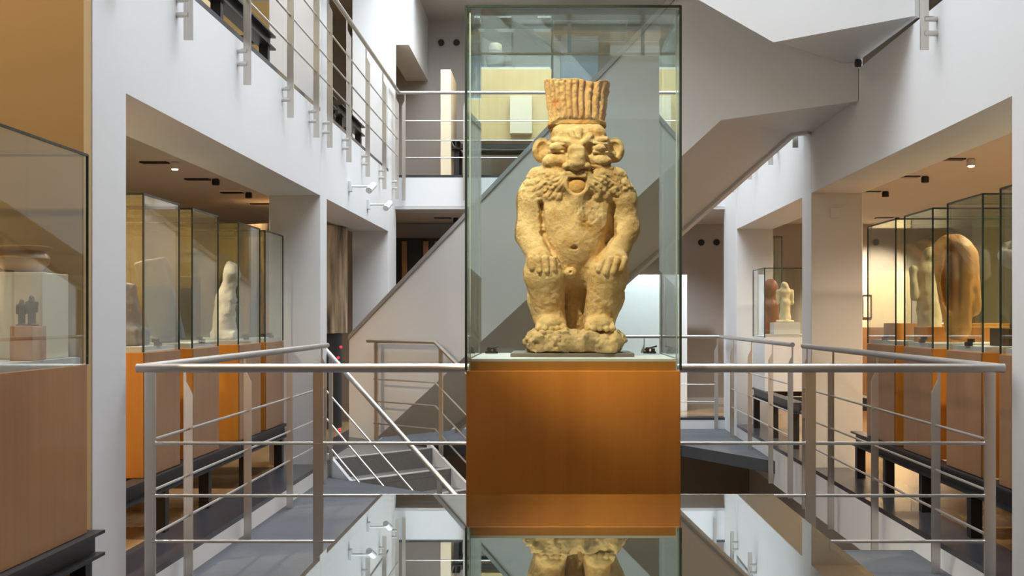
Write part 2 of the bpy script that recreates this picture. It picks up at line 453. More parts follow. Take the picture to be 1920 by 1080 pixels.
for off in (0.0, WC - 0.03):
    MB().prism([SC(0.0 if off == 0 else -0.1, 0.06, off), SC(4.4, 0.06 - 4.4 * SL, off), SC(4.4, -0.24 - 4.4 * SL, off), SC(0.0 if off == 0 else -0.1, -0.24, off)], PH * 0.03).build('stringer', 'white_metal', down)
# near handrail with sloping bars, far handrail with a level start
MB().tube([SC(-0.05, 0.968, 0.0), SC(4.2, 0.935 - 4.2 * SL, 0.0)], 0.022, 14).build('handrail', 'rail_steel', down)
for h in (0.345, 0.585, 0.795):
    MB().tube([SC(-0.02, 0.948 - h, 0.0), SC(4.2, 0.935 - h - 4.2 * SL, 0.0)], 0.0085, 8).build('rail_bar', 'steel_bar', down)
for t in (0.05, 1.45, 2.85, 4.15):
    MB().bar(SC(t, 0.935 - t * SL, 0.0), SC(t, -0.15 - t * SL, 0.0), 0.045, 0.014, tuple(PH)).build('post', 'steel', down)
fo = WC - 0.012
t0, t1 = -1.02, 0.0
MB().tube([SC(t0, 1.0, fo), SC(t1, 1.0, fo), SC(4.2, 1.0 - 4.2 * SL, fo)], 0.020, 14).build('handrail', 'rail_steel', down)
for h in (0.38, 0.60, 0.82):
    MB().tube([SC(t0 + 0.1, 1.0 - h, fo), SC(t1, 1.0 - h, fo), SC(4.2, 1.0 - h - 4.2 * SL, fo)], 0.0085, 8).build('rail_bar', 'steel_bar', down)
for t, zt, zb in ((-0.88, 1.0, 0.0), (0.08, 0.95, -0.15), (1.5, 1 - 1.5 * SL, -1.1), (2.9, 1 - 2.9 * SL, -2.0)):
    MB().bar(SC(t, zt, fo), SC(t, zb, fo), 0.05, 0.014, tuple(PH)).build('post', 'steel', down)

# ------------------------------------------------------------------ display cases
def case(label, x0, x1, y0, y1, z0, zw, zg, woodm, lock_x=None, group=None, glassm='case_glass', base='case_base', body_gap=0.012, rim=0.03):
    """wooden body, pale inner base, five glass panes, dark seams where the panes meet"""
    rt = thing('display_case', ((x0 + x1) / 2, (y0 + y1) / 2, z0), label, 'display case', group)
    MB().box(x0, x1, y0, y1, z0, zw).build('body', woodm, rt, bevel=0.003)
    g = 0.008
    MB().box(x0 + g + body_gap, x1 - g - body_gap, y0 + g + body_gap, y1 - g - body_gap, zw + 0.0005, zw + rim).build('inner_base', base, rt)
    zb = zw + 0.001
    for b in ((x0, x1, y0, y0 + g, zb, zg), (x0, x1, y1 - g, y1, zb, zg), (x0, x0 + g, y0 + g, y1 - g, zb, zg), (x1 - g, x1, y0 + g, y1 - g, zb, zg), (x0, x1, y0, y1, zg + 0.0005, zg + g)):
        MB().box(*b).build('pane', glassm, rt)
    e = 0.0045
    for x in (x0, x1):
        for y in (y0, y1):
            MB().box(x - e, x + e, y - e, y + e, zb, zg + g).build('seam', 'pane_edge', rt)
    for x in (x0, x1):
        MB().box(x - e, x + e, y0, y1, zg + g - e, zg + g + e).build('seam', 'pane_edge', rt)
    for y in (y0, y1):
        MB().box(x0, x1, y - e, y + e, zg + g - e, zg + g + e).build('seam', 'pane_edge', rt)
    if lock_x is not None:
        sg = 1 if lock_x > (x0 + x1) / 2 else -1
        MB().box(min(lock_x, lock_x + sg * 0.008), max(lock_x, lock_x + sg * 0.008), y0 + 0.004, y1 - 0.004, z0 + 0.004, zw - 0.004).build('sheen_panel', 'brown_wood', rt, label='brown panel with grazing sheen put into its colour')  # browner panel puts the lacquer's grazing sheen into the colour
        s = 1 if lock_x > (x0 + x1) / 2 else -1
        m = MB().box(lock_x - s * 0.035, lock_x - s * 0.012, (y0 + y1) / 2 - 0.035, (y0 + y1) / 2 + 0.035, zw + rim, zw + rim + 0.022)
        m.box(lock_x - s * 0.055, lock_x - s * 0.02, (y0 + y1) / 2 - 0.012, (y0 + y1) / 2 + 0.012, zw + rim + 0.02, zw + rim + 0.04)
        m.build('lock', 'black_plastic', rt)
    return rt

def bench(label, x0, x1, y0, y1, z0, zt, legs, face, group=None):
    """black steel I-beams on square legs that carry a row of cases; 'face' is the side towards the void"""
    rt = thing('steel_bench', ((x0 + x1) / 2, (y0 + y1) / 2, z0), label, 'bench', group)
    for x in (x0 + 0.05, x1 - 0.05):
        MB().box(x - 0.05, x + 0.05, y0, y1, zt - 0.013, zt).box(x - 0.05, x + 0.05, y0, y1, zt - 0.105, zt - 0.092).box(x - 0.008, x + 0.008, y0, y1, zt - 0.093, zt - 0.012).build('beam', 'black_steel', rt)
    for y in legs:
        for x in (x0 + 0.05, x1 - 0.05):
            MB().box(x - 0.032, x + 0.032, y - 0.032, y + 0.032, z0 + 0.002, zt - 0.104).build('leg', 'black_steel', rt)
        MB().box(x0 + 0.1, x1 - 0.1, y - 0.02, y + 0.02, zt - 0.09, zt - 0.03).build('cross_bar', 'black_steel', rt)
    return rt

BZ, CZ, GZ = 0.352, 1.04, 1.90
LC = [('nearest', 6.30, 6.90), ('second', 7.15, 7.70), ('third', 8.20, 8.80), ('farthest', 8.96, 9.55)]
for nm, y0, y1 in LC:
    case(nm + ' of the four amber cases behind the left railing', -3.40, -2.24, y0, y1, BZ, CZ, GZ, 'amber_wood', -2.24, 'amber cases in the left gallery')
bench('long black steel bench under the left row of amber cases', -3.44, -2.20, 5.55, 9.62, 0.0, BZ - 0.001, (5.75, 6.62, 7.45, 8.4, 9.45), 1, 'benches under the cases')
RC = [('farthest', 7.90, 8.60), ('third', 7.13, 7.70), ('second', 6.30, 6.86), ('nearest', 5.40, 6.05)]
for nm, y0, y1 in RC:
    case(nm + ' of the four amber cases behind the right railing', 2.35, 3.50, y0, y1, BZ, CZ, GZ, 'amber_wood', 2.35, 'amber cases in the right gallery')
bench('long black steel bench under the right row of amber cases', 2.31, 3.54, 5.35, 8.95, 0.0, BZ - 0.001, (5.6, 6.45, 7.3, 8.1, 8.85), -1, 'benches under the cases')
case('large case at the left edge of the picture holding a bowl', -3.10, -1.90, 2.6, 4.70, BZ, CZ, 1.885, 'case_side_wood', None, glassm='case_glass')
bench('black steel bench at the left bottom corner under the large case', -3.14, -1.86, 2.55, 4.785, 0.0, BZ - 0.001, (2.9, 3.8, 4.66), 1, 'benches under the cases')

# table showcase in the foreground whose glass top mirrors the hall
tb = thing('table_showcase', (0.067, 2.5, 0.0), 'low table showcase in the foreground with a mirroring glass top', 'display case')
MB().box(-0.490, 0.624, 1.55, 3.277, 0.36, 0.69).build('body', 'amber_wood', tb, bevel=0.003)
MB().box(-0.485, 0.619, 1.555, 3.272, 0.6905, 0.70).build('inner_base', 'mount_grey', tb)
MB().box(-0.493, 0.627, 1.547, 3.28, 0.720, 0.728).build('pane', 'table_glass', tb)
for x0, x1 in ((-0.493, -0.485), (0.619, 0.627)):
    MB().box(x0, x1, 1.555, 3.272, 0.6905, 0.7195).build('frame', 'pane_edge_light', tb)
for y0, y1 in ((1.547, 1.555), (3.272, 3.28)):
    MB().box(-0.493, 0.627, y0, y1, 0.6905, 0.7195).build('frame', 'pane_edge_light', tb)
for x in (-0.45, 0.584):
    for y in (1.62, 3.20):
        MB().box(x - 0.03, x + 0.03, y - 0.03, y + 0.03, 0.002, 0.359).build('leg', 'black_steel', tb)

# pedestal and tall glass case of the statue
PX0, PX1, PY0, PY1 = -0.333, 0.488, 4.41, 5.20
ped = thing('statue_case', ((PX0 + PX1) / 2, (PY0 + PY1) / 2, 0.0), 'tall glass case on an amber wooden pedestal around the statue', 'display case')
MB().box(PX0, PX1, PY0, PY1, 0.001, 1.028).build('pedestal', 'amber_wood', ped, bevel=0.003)
MB().box(PX0 + 0.016, PX1 - 0.016, PY0 + 0.014, PY1 - 0.014, 1.0285, 1.062).build('inner_plinth', 'amber_wood', ped)
MB().box(PX0 + 0.016, PX1 - 0.016, PY0 + 0.014, PY1 - 0.014, 1.0625, 1.072).build('inner_base', 'case_base', ped)
g = 0.01; ZT = 2.412
for b in ((PX0, PX1, PY0, PY0 + g, 1.029, ZT), (PX0, PX1, PY1 - g, PY1, 1.029, ZT), (PX0, PX0 + g, PY0 + g, PY1 - g, 1.029, ZT), (PX1 - g, PX1, PY0 + g, PY1 - g, 1.029, ZT), (PX0, PX1, PY0, PY1, ZT + 0.0005, ZT + g)):
    MB().box(*b).build('pane', 'clear_glass', ped)
e = 0.0045
for x in (PX0, PX1):
    MB().box(x - e, x + e, PY0 - e, PY0 + e, 1.029, ZT + g).build('seam', 'pane_edge', ped)
    MB().box(x - 0.003, x + 0.003, PY1 - 0.003, PY1 + 0.003, 1.029, ZT + g).build('seam', 'pane_edge_light', ped)
    MB().box(x - e, x + e, PY0, PY1, ZT + g - e, ZT + g + e).build('seam', 'pane_edge', ped)
for x, s in ((PX0 + 0.012, 1), (PX1 - 0.012, -1)):
    MB().box(min(x, x + s * 0.005), max(x, x + s * 0.005), PY0 + 0.011, PY0 + 0.014, 1.029, ZT).build('seam', 'pane_edge_light', ped)
MB().box(PX0, PX1, PY0 - e, PY0 + e, ZT + g - e, ZT + g + e).build('seam', 'pane_edge', ped)
MB().box(PX0, PX1, PY1 - e, PY1 + e, ZT + g - e, ZT + g + e).build('seam', 'pane_edge_light', ped)
for x in (-0.30, 0.40):
    m = MB().box(x, x + 0.055, 5.09, 5.12, 1.0725, 1.082).box(x + 0.01, x + 0.025, 5.085, 5.115, 1.081, 1.10).box(x + 0.035, x + 0.05, 5.085, 5.115, 1.081, 1.095).tube([(x + 0.005, 5.1, 1.09), (x + 0.06, 5.1, 1.105)], 0.004, 6)
    m.smooth = False
    m.build('lock', 'black_plastic', ped)

# ------------------------------------------------------------------ carved shapes: signed distance field, then surface nets
class Field:
    def __init__(s, lo, hi, h):
        s.lo = np.array(lo, float); s.h = h
        s.n = np.ceil((np.array(hi) - s.lo) / h).astype(int) + 1
        s.ax = [(s.lo[i] + np.arange(s.n[i]) * h).astype(np.float32) for i in range(3)]
        s.V = np.full(s.n, 30.0 * h, np.float32)
    def sub(s, lo, hi):
        a = np.clip(np.floor((np.array(lo) - s.lo) / s.h).astype(int), 0, s.n)
        b = np.clip(np.ceil((np.array(hi) - s.lo) / s.h).astype(int) + 1, 0, s.n)
        sl = tuple(slice(a[i], max(a[i], b[i])) for i in range(3))
        X, Y, Z = np.meshgrid(*[s.ax[i][sl[i]] for i in range(3)], indexing='ij')
        return sl, X, Y, Z
    def put(s, sl, d, k, mode):
        v = s.V[sl]
        if v.size == 0: return
        if mode == 'cut':                     # smooth max of the field and the inverted shape
            d = -d
            if k > 0:
                hh = np.clip(0.5 - 0.5 * (v - d) / k, 0, 1)
                r = v * (1 - hh) + d * hh + k * hh * (1 - hh)
            else: r = np.maximum(v, d)
        elif k > 0:
            hh = np.clip(0.5 + 0.5 * (v - d) / k, 0, 1)
            r = v * (1 - hh) + d * hh - k * hh * (1 - hh)
        else: r = np.minimum(v, d)
        s.V[sl] = r
    def ell(s, c, r, k=4, mode='add', rot=0.0):
        c = np.array(c, float); r = np.array(r, float); m = r.max() + k * 2 + 3 * s.h
        sl, X, Y, Z = s.sub(c - m, c + m)
        dx, dy, dz = X - c[0], Y - c[1], Z - c[2]
        if rot:                                   # turn in the x-z plane
            ca, sa = math.cos(rot), math.sin(rot)
            dx, dz = dx * ca + dz * sa, -dx * sa + dz * ca
        k0 = np.sqrt((dx / r[0]) ** 2 + (dy / r[1]) ** 2 + (dz / r[2]) ** 2)
        k1 = np.sqrt((dx / r[0] ** 2) ** 2 + (dy / r[1] ** 2) ** 2 + (dz / r[2] ** 2) ** 2) + 1e-6
        s.put(sl, k0 * (k0 - 1) / k1, k, mode); return s
    def cone(s, a, b, ra, rb, k=4, mode='add', sq=1.0):
        """limb from a to b with radii ra, rb; sq squeezes it in depth (y)"""
        a = np.array(a, float); b = np.array(b, float); m = max(ra, rb) * max(1, sq) + k * 2 + 3 * s.h
        sl, X, Y, Z = s.sub(np.minimum(a, b) - m, np.maximum(a, b) + m)
        d = b - a; d2 = d.copy(); d2[1] /= sq
        px, py, pz = X - a[0], (Y - a[1]) / sq, Z - a[2]
        t = np.clip((px * d2[0] + py * d2[1] + pz * d2[2]) / max(1e-9, (d2 ** 2).sum()), 0, 1)
        q = np.sqrt((px - t * d2[0]) ** 2 + (py - t * d2[1]) ** 2 + (pz - t * d2[2]) ** 2)
        s.put(sl, q - (ra + (rb - ra) * t), k, mode); return s
    def rbox(s, c, r, rad, k=4, mode='add', rot=0.0):
        c = np.array(c, float); m = max(r) * 1.5 + k * 2 + 3 * s.h
        sl, X, Y, Z = s.sub(c - m, c + m)
        dx, dz = X - c[0], Z - c[2]
        if rot:
            ca, sa = math.cos(rot), math.sin(rot)
            dx, dz = dx * ca + dz * sa, -dx * sa + dz * ca
        qx = np.abs(dx) - r[0] + rad; qy = np.abs(Y - c[1]) - r[1] + rad; qz = np.abs(dz) - r[2] + rad
        o = np.sqrt(np.maximum(qx, 0) ** 2 + np.maximum(qy, 0) ** 2 + np.maximum(qz, 0) ** 2)
        s.put(sl, o + np.minimum(np.maximum(qx, np.maximum(qy, qz)), 0) - rad, k, mode); return s
    def noise(s, amp, cell, seed, mask=None):
        rs = np.random.RandomState(seed)
        ext = s.n * s.h
        L = rs.rand(*[int(e / cell) + 3 for e in ext]).astype(np.float32)
        idx = []; fr = []
        for i in range(3):
            u = (s.ax[i] - s.lo[i]) / cell; j = np.floor(u).astype(int); f = (u - j).astype(np.float32)
            idx.append(j); fr.append(f * f * (3 - 2 * f))
        A = L
        for i in range(3):
            A0_ = np.take(A, idx[i], axis=i); A1_ = np.take(A, idx[i] + 1, axis=i)
            sh = [1, 1, 1]; sh[i] = -1
            f = fr[i].reshape(sh)
            A = A0_ * (1 - f) + A1_ * f
        D = amp * (A - 0.5) * 2
        if mask is not None: D = D * mask(s)
        s.V += D; return s
    def grid(s): return np.meshgrid(*s.ax, indexing='ij', sparse=True)
    def mesh(s, name, tf):
        V = s.V; S = V < 0
        nx, ny, nz = V.shape
        c = [S[i:nx - 1 + i, j:ny - 1 + j, k:nz - 1 + k] for i in (0, 1) for j in (0, 1) for k in (0, 1)]
        tot = sum(x.astype(np.uint8) for x in c)
        act = (tot > 0) & (tot < 8)
        I = np.argwhere(act)
        ids = np.full(act.shape, -1, np.int64); ids[act] = np.arange(len(I))
        acc = np.zeros((len(I), 3)); cnt = np.zeros(len(I))
        off = np.array([(i, j, k) for i in (0, 1) for j in (0, 1) for k in (0, 1)])
        for a in range(8):
            for ax in range(3):
                if off[a][ax] == 0:
                    b = off[a].copy(); b[ax] = 1
                    pa = I + off[a]; pb = I + b
                    va = V[pa[:, 0], pa[:, 1], pa[:, 2]]; vb = V[pb[:, 0], pb[:, 1], pb[:, 2]]
                    m = (va < 0) != (vb < 0)
                    t = va[m] / (va[m] - vb[m])
                    p = pa[m].astype(float); p[:, ax] += t
                    acc[m] += p; cnt[m] += 1
        P = acc / cnt[:, None] * s.h + s.lo
        F = []
        for ax in range(3):
            u, w = (ax + 1) % 3, (ax + 2) % 3
            sa = [slice(None)] * 3; sb = [slice(None)] * 3
            sa[ax] = slice(0, -1); sb[ax] = slice(1, None)
            cr = S[tuple(sa)] != S[tuple(sb)]
            E = np.argwhere(cr)
            ok = (E[:, u] > 0) & (E[:, w] > 0) & (E[:, u] < V.shape[u] - 1) & (E[:, w] < V.shape[w] - 1)
            E = E[ok]
            fl = S[E[:, 0], E[:, 1], E[:, 2]]
            def at(du, dw):
                Q = E.copy(); Q[:, u] += du; Q[:, w] += dw
                return ids[Q[:, 0], Q[:, 1], Q[:, 2]]
            q = np.stack([at(-1, -1), at(0, -1), at(0, 0), at(-1, 0)], 1)
            q[~fl] = q[~fl][:, ::-1]
            F.append(q)
        F = np.concatenate(F)
        me = bpy.data.meshes.new(name)
        P = tf(P)
        me.vertices.add(len(P)); me.vertices.foreach_set('co', P.astype(np.float32).ravel())
        me.loops.add(F.size); me.loops.foreach_set('vertex_index', F.astype(np.int32).ravel())
        me.polygons.add(len(F)); me.polygons.foreach_set('loop_start', np.arange(0, F.size, 4, dtype=np.int32))
        me.polygons.foreach_set('use_smooth', np.ones(len(F), dtype=bool))
        me.update(calc_edges=True); me.validate()
        return me

# ------------------------------------------------------------------ the statue (units: photograph pixels at its depth, 447 to the metre)
def stone_mat(name, ca, cb, cc, bump):
    m, N, L, P = new_mat(name)
    tc = N.new('ShaderNodeTexCoord')
    n1 = N.new('ShaderNodeTexNoise'); n1.inputs['Scale'].default_value = 6; n1.inputs['Detail'].default_value = 8; n1.inputs['Roughness'].default_value = 0.65
    L.new(tc.outputs['Object'], n1.inputs['Vector'])
    r1 = N.new('ShaderNodeValToRGB')
    r1.color_ramp.elements[0].position = 0.34; r1.color_ramp.elements[0].color = ca + (1,)
    r1.color_ramp.elements[1].position = 0.62; r1.color_ramp.elements[1].color = cb + (1,)
    L.new(n1.outputs['Fac'], r1.inputs['Fac'])
    n2 = N.new('ShaderNodeTexNoise'); n2.inputs['Scale'].default_value = 13; n2.inputs['Detail'].default_value = 5
    L.new(tc.outputs['Object'], n2.inputs['Vector'])
    r2 = N.new('ShaderNodeValToRGB')
    r2.color_ramp.elements[0].position = 0.56; r2.color_ramp.elements[0].color = (0, 0, 0, 1)
    r2.color_ramp.elements[1].position = 0.74; r2.color_ramp.elements[1].color = (1, 1, 1, 1)
    L.new(n2.outputs['Fac'], r2.inputs['Fac'])
    mx = N.new('ShaderNodeMix'); mx.data_type = 'RGBA'
    L.new(r2.outputs['Color'], mx.inputs[0]); L.new(r1.outputs['Color'], mx.inputs[6]); mx.inputs[7].default_value = cc + (1,)
    L.new(mx.outputs[2], P.inputs['Base Color'])
    n3 = N.new('ShaderNodeTexNoise'); n3.inputs['Scale'].default_value = 90; n3.inputs['Detail'].default_value = 6; n3.inputs['Roughness'].default_value = 0.7
    L.new(tc.outputs['Object'], n3.inputs['Vector'])
    b = N.new('ShaderNodeBump'); b.inputs['Strength'].default_value = bump; b.inputs['Distance'].default_value = 0.006
    L.new(n3.outputs['Fac'], b.inputs['Height']); L.new(b.outputs['Normal'], P.inputs['Normal'])
    P.inputs['Roughness'].default_value = 0.88
    P.inputs['Specular IOR Level'].default_value = 0.2
    return m
stone_mat('sandstone', (0.57, 0.35, 0.14), (0.80, 0.58, 0.30), (0.52, 0.26, 0.065), 1.0)
stone_mat('crown_stone', (0.60, 0.29, 0.075), (0.73, 0.48, 0.20), (0.60, 0.22, 0.045), 0.6)
stone_mat('base_stone', (0.47, 0.33, 0.17), (0.70, 0.50, 0.26), (0.36, 0.26, 0.15), 0.8)

STX, STY, SPX = 0.100, 4.835, 447.0
def pix(P):
    """field coordinates (x right of 1082, y away from the camera, z = 660 - image row) to metres"""
    out = np.empty_like(P)
    out[:, 0] = P[:, 0] / SPX; out[:, 1] = P[:, 1] / SPX; out[:, 2] = P[:, 2] / SPX
    return out
STZ = EYE + (VY - 660.0) / SPX
st = thing('statue', (STX, STY, STZ), 'sandstone statue of a squat bearded deity with a feather crown in the tall case', 'statue')

def p(x, y, q=0.0):
    """photo pixel and depth towards the camera -> field point"""
    return (x - 1082.0, -q, 660.0 - y)

fb = Field((-125, -110, 26), (125, 85, 440), 1.5)
# trunk, back and belly
fb.ell(p(1080, 400, -4), (92, 56, 70), 8)
fb.ell(p(1082, 432, -24), (102, 34, 74), 8)
fb.ell(p(1081, 366, 0), (100, 50, 50), 16)
fb.ell(p(1082, 336, 2), (80, 48, 40), 16)
fb.cone(p(1079, 400, 4), p(1078, 470, 10), 58, 58, 12, sq=0.9)
fb.ell(p(1075, 458, 28), (52, 40, 50), 12)
fb.ell(p(1081, 505, -8), (72, 52, 44), 12)
# shoulders and arms
fb.ell(p(1000, 376, 4), (30, 38, 40), 16); fb.ell(p(1164, 376, 4), (30, 38, 40), 16)
fb.cone(p(996, 380, 8), p(994, 442, 18), 27, 26, 8)
fb.cone(p(994, 438, 18), p(1013, 484, 52), 27.5, 24, 8)
fb.cone(p(1168, 380, 8), p(1172, 434, 18), 27, 25, 8)
fb.cone(p(1171, 430, 18), p(1150, 486, 54), 26, 22, 8)
# thighs, shins
fb.cone(p(1050, 512, 0), p(1020, 514, 48), 38, 37, 12)
fb.cone(p(1022, 520, 48), p(1033, 604, 32), 37, 26, 8)
fb.cone(p(1114, 512, 0), p(1140, 514, 48), 38, 36, 12)
fb.cone(p(1138, 520, 48), p(1121, 604, 32), 36, 28, 8)
fb.cone(p(1016, 560, 10), p(1030, 612, 5), 28, 24, 8); fb.cone(p(1146, 555, 10), p(1126, 612, 5), 26, 23, 8)
fb.cone(p(1080, 520, -10), p(1078, 622, -14), 32, 30, 10)         # tail pillar between the legs
# hands with fingers, flat on the knees
for sx, cx, base, ang in ((1, 1017, 491, -0.08), (-1, 1147, 493, 0.30)):
    fb.ell(p(cx, base, 70), (27, 14, 20), 7, rot=ang * 0.6)
    for i in range(4):
        fx = cx - 19.5 + i * 13
        ln = (18, 23, 24, 20)[i] if sx > 0 else (20, 25, 24, 18)[i]
        fb.cone(p(fx, base - 2, 76.5 + (0, 6, 6, 1)[i]), p(fx - ang * 26, base + ln * 0.85, 79.5 + (0, 6, 6, 1)[i]), 6.4, 5.8, 0.8)
    fb.cone(p(cx + sx * 20, base - 8, 68), p(cx + sx * 29, base + 8, 70), 7, 5.5, 4)
# feet with toes
for cx, sg in ((1034, -1), (1122, 1)):
    fb.ell(p(cx, 606, 52), (28, 36, 16), 6)
    fb.ell(p(cx, 598, 34), (26, 28, 20), 8)
    for i in range(5):
        fb.cone(p(cx - 21 + i * 10.5, 610, 70), p(cx - 22 + i * 11, 615, 79 + (3 if i in (1, 2, 3) else 0)), 6.8, 6.0, 2.2)
# navel, knob
fb.ell(p(1070, 514, 58), (11, 12, 10), 3); fb.ell(p(1069, 513, 71), (3.5, 5, 3.5), 1.0, 'cut')
fb.ell(p(1076, 468, 69), (6.5, 9, 4.5), 1.5, 'cut')
fb.cone(p(1040, 494, 68), p(1112, 494, 68), 1.5, 1.5, 3, 'cut')
# breasts, chest ridge of beard
fb.ell(p(1046, 412, 40), (30, 14, 34), 14); fb.ell(p(1112, 412, 40), (30, 15, 36), 14)
fb.cone(p(1082, 372, 52), p(1084, 432, 54), 15, 8, 8)
# furrows between arms and trunk
fb.cone(p(1015, 386, 50), p(1020, 440, 56), 6, 6.5, 3, 'cut', sq=4.2); fb.cone(p(1020, 440, 56), p(1038, 482, 76), 6, 4, 4, 'cut', sq=5)
fb.cone(p(1148, 390, 50), p(1144, 440, 56), 7, 10, 4, 'cut', sq=3.6); fb.cone(p(1143, 440, 56), p(1118, 494, 78), 10, 5, 5, 'cut', sq=3.4)
# head
fb.ell(p(1084, 292, 8), (60, 52, 56), 8)
fb.ell(p(1085, 258, 8), (50, 44, 22), 8)
fb.rbox(p(1085, 268, 12), (50, 38, 31), 20, 8)
# mane round the face running into the shoulders
for x, y, r, q in ((1008, 336, 20, 20), (1024, 334, 20, 32), (1020, 354, 20, 34), (1042, 340, 20, 46), (1044, 358, 17, 46), (1058, 350, 14, 50), (1004, 352, 18, 24),
                   (1156, 336, 20, 20), (1142, 336, 20, 32), (1146, 354, 20, 34), (1122, 340, 20, 46), (1120, 358, 17, 46), (1106, 350, 14, 50), (1162, 352, 18, 24)):
    fb.ell(p(x, y, q), (r, 16, r), 9)
for x, y, q in ((1016, 368, 34), (1030, 372, 42), (1046, 373, 48), (1118, 373, 48), (1134, 371, 42), (1150, 367, 34)):     # scalloped lower hem
    fb.ell(p(x, y, q), (10, 12, 10), 5)
fb.cone(p(1081, 366, 52), p(1083, 392, 54), 17, 9, 6)
# forehead folds and brows
fb.cone(p(1038, 269, 46), p(1072, 277, 57), 5.5, 6.5, 5); fb.cone(p(1134, 268, 46), p(1094, 278, 57), 5.5, 6.5, 5)
fb.cone(p(1070, 256, 52), p(1079, 280, 62), 6, 6, 3); fb.cone(p(1106, 264, 54), p(1087, 282, 63), 6, 6, 3)
fb.cone(p(1085, 252, 52), p(1085, 266, 56), 6.5, 5, 3)
fb.cone(p(1078, 258, 60), p(1082, 276, 66), 1.4, 1.4, 1.5, 'cut'); fb.cone(p(1096, 262, 60), p(1088, 274, 66), 1.4, 1.4, 1.5, 'cut')
# eye sockets, bulging eyes with lids
fb.ell(p(1047, 284, 62), (20, 9, 9), 4, 'cut'); fb.ell(p(1122, 285, 62), (20, 9, 9), 4, 'cut')
fb.ell(p(1061, 290, 60), (7, 14, 9), 3, 'cut'); fb.ell(p(1104, 288, 60), (8, 16, 12), 3, 'cut')
fb.ell(p(1044, 284, 50), (15, 10, 8.5), 1.5); fb.ell(p(1122, 285, 50), (13, 11, 8.5), 1.5)
fb.cone(p(1030, 278, 51), p(1057, 279, 57), 2.6, 2.2, 1.0); fb.cone(p(1112, 277, 58), p(1136, 277, 52), 2.8, 2.4, 1.0)
fb.cone(p(1030, 291, 50), p(1056, 292, 55), 2.2, 2.0, 1.0); fb.cone(p(1112, 293, 56), p(1137, 293, 51), 2.6, 2.2, 1.0)
# cheeks
fb.ell(p(1039, 309, 42), (22, 17, 14), 7); fb.ell(p(1124, 308, 42), (22, 18, 12), 5)
fb.cone(p(1108, 319, 56), p(1145, 321, 44), 3.5, 3.5, 2)
# nose: straight flat bridge, broad tip with wings
fb.cone(p(1081, 283, 58), p(1079, 308, 68), 11, 13, 4)
fb.rbox(p(1080, 300, 60), (15.5, 16, 16), 6, 4)
fb.ell(p(1079, 317, 66), (17, 16, 11), 4)
fb.ell(p(1062, 320, 60), (9, 12, 8), 2.5); fb.ell(p(1098, 320, 60), (9, 12, 8), 2.5)
fb.ell(p(1064, 327, 70), (6, 9, 3.2), 1.2, 'cut'); fb.ell(p(1097, 327, 70), (6, 9, 3.2), 1.2, 'cut')
# muzzle, open mouth with teeth
fb.ell(p(1081, 348, 52), (27, 18, 28), 5)
fb.ell(p(1081, 350, 72), (20, 18, 22), 1.5, 'cut')
for i in range(10):                                     # lower lip
    a0, a1 = math.pi * i / 10, math.pi * (i + 1) / 10
    fb.cone(p(1081 - 21 * math.cos(a0), 350 + 23 * math.sin(a0), 63), p(1081 - 21 * math.cos(a1), 350 + 23 * math.sin(a1), 62), 2.5, 2.5, 2.0)
fb.rbox(p(1081, 335.5, 62), (17, 6, 5.6), 2.0, 0.8)
for i in range(6):
    fb.cone(p(1067 + i * 5.6, 330, 69), p(1067 + i * 5.6, 342, 69), 1.7, 1.7, 0.5, 'cut')
fb.cone(p(1060, 331, 60), p(1048, 352, 54), 5, 5, 3); fb.cone(p(1102, 331, 60), p(1116, 352, 54), 5, 5, 3)
# ears
for cx, s in ((1017, -1), (1152, 1)):
    fb.ell(p(cx, 282, 4), (19, 13, 24), 4); fb.ell(p(cx - s * 1, 282, 17), (11, 10, 16), 2, 'cut')
    fb.ell(p(cx - s * 4, 292, 9), (7, 8, 9), 3)
# locks of the mane and beard: combed grooves running out from the mouth
X, Y, Z = fb.grid()
dx = X + 1.0; dz = Z - (660 - 318)
rad = np.sqrt(dx ** 2 + dz ** 2); ang = np.arctan2(dx, -dz)
wave = ang * 21 + 0.5 * np.sin(rad * 0.16 + 2 * ang) + 0.4 * np.sin(rad * 0.07 * (1 + 0.2 * np.sin(7 * ang)))
lock = (1 - np.abs(np.sin(wave))) ** 1.8
row = (1 - np.abs(np.sin(rad * 0.105 + np.sin(wave) * 0.35))) ** 4
msk = np.clip((rad - 30) / 8, 0, 1) * np.clip((108 - rad) / 16, 0, 1) * np.clip((315 - Z) / 8 + 2.0, 0, 1) * np.clip((Z - 278) / 8, 0, 1) * np.clip((-Y - 6) / 10, 0, 1) * np.clip((np.abs(dx) - 22) / 5, 0, 1)
fb.V += ((1.7 * lock + 1.2 * row) * msk).astype(np.float32)
for i in range(9):
    x = 1082 + (i - 4) * 5
    fb.cone(p(x, 378, 70), p(x + (i - 4) * 0.5, 398 + (i * 7 % 5) * 2, 63), 1.5, 1.0, 1.0, 'cut')
# arm creases, elbow folds
fb.cone(p(972, 452, 20), p(1012, 456, 40), 1.2, 1.2, 2, 'cut'); fb.cone(p(1156, 430, 36), p(1192, 430, 20), 1.2, 1.2, 2, 'cut')
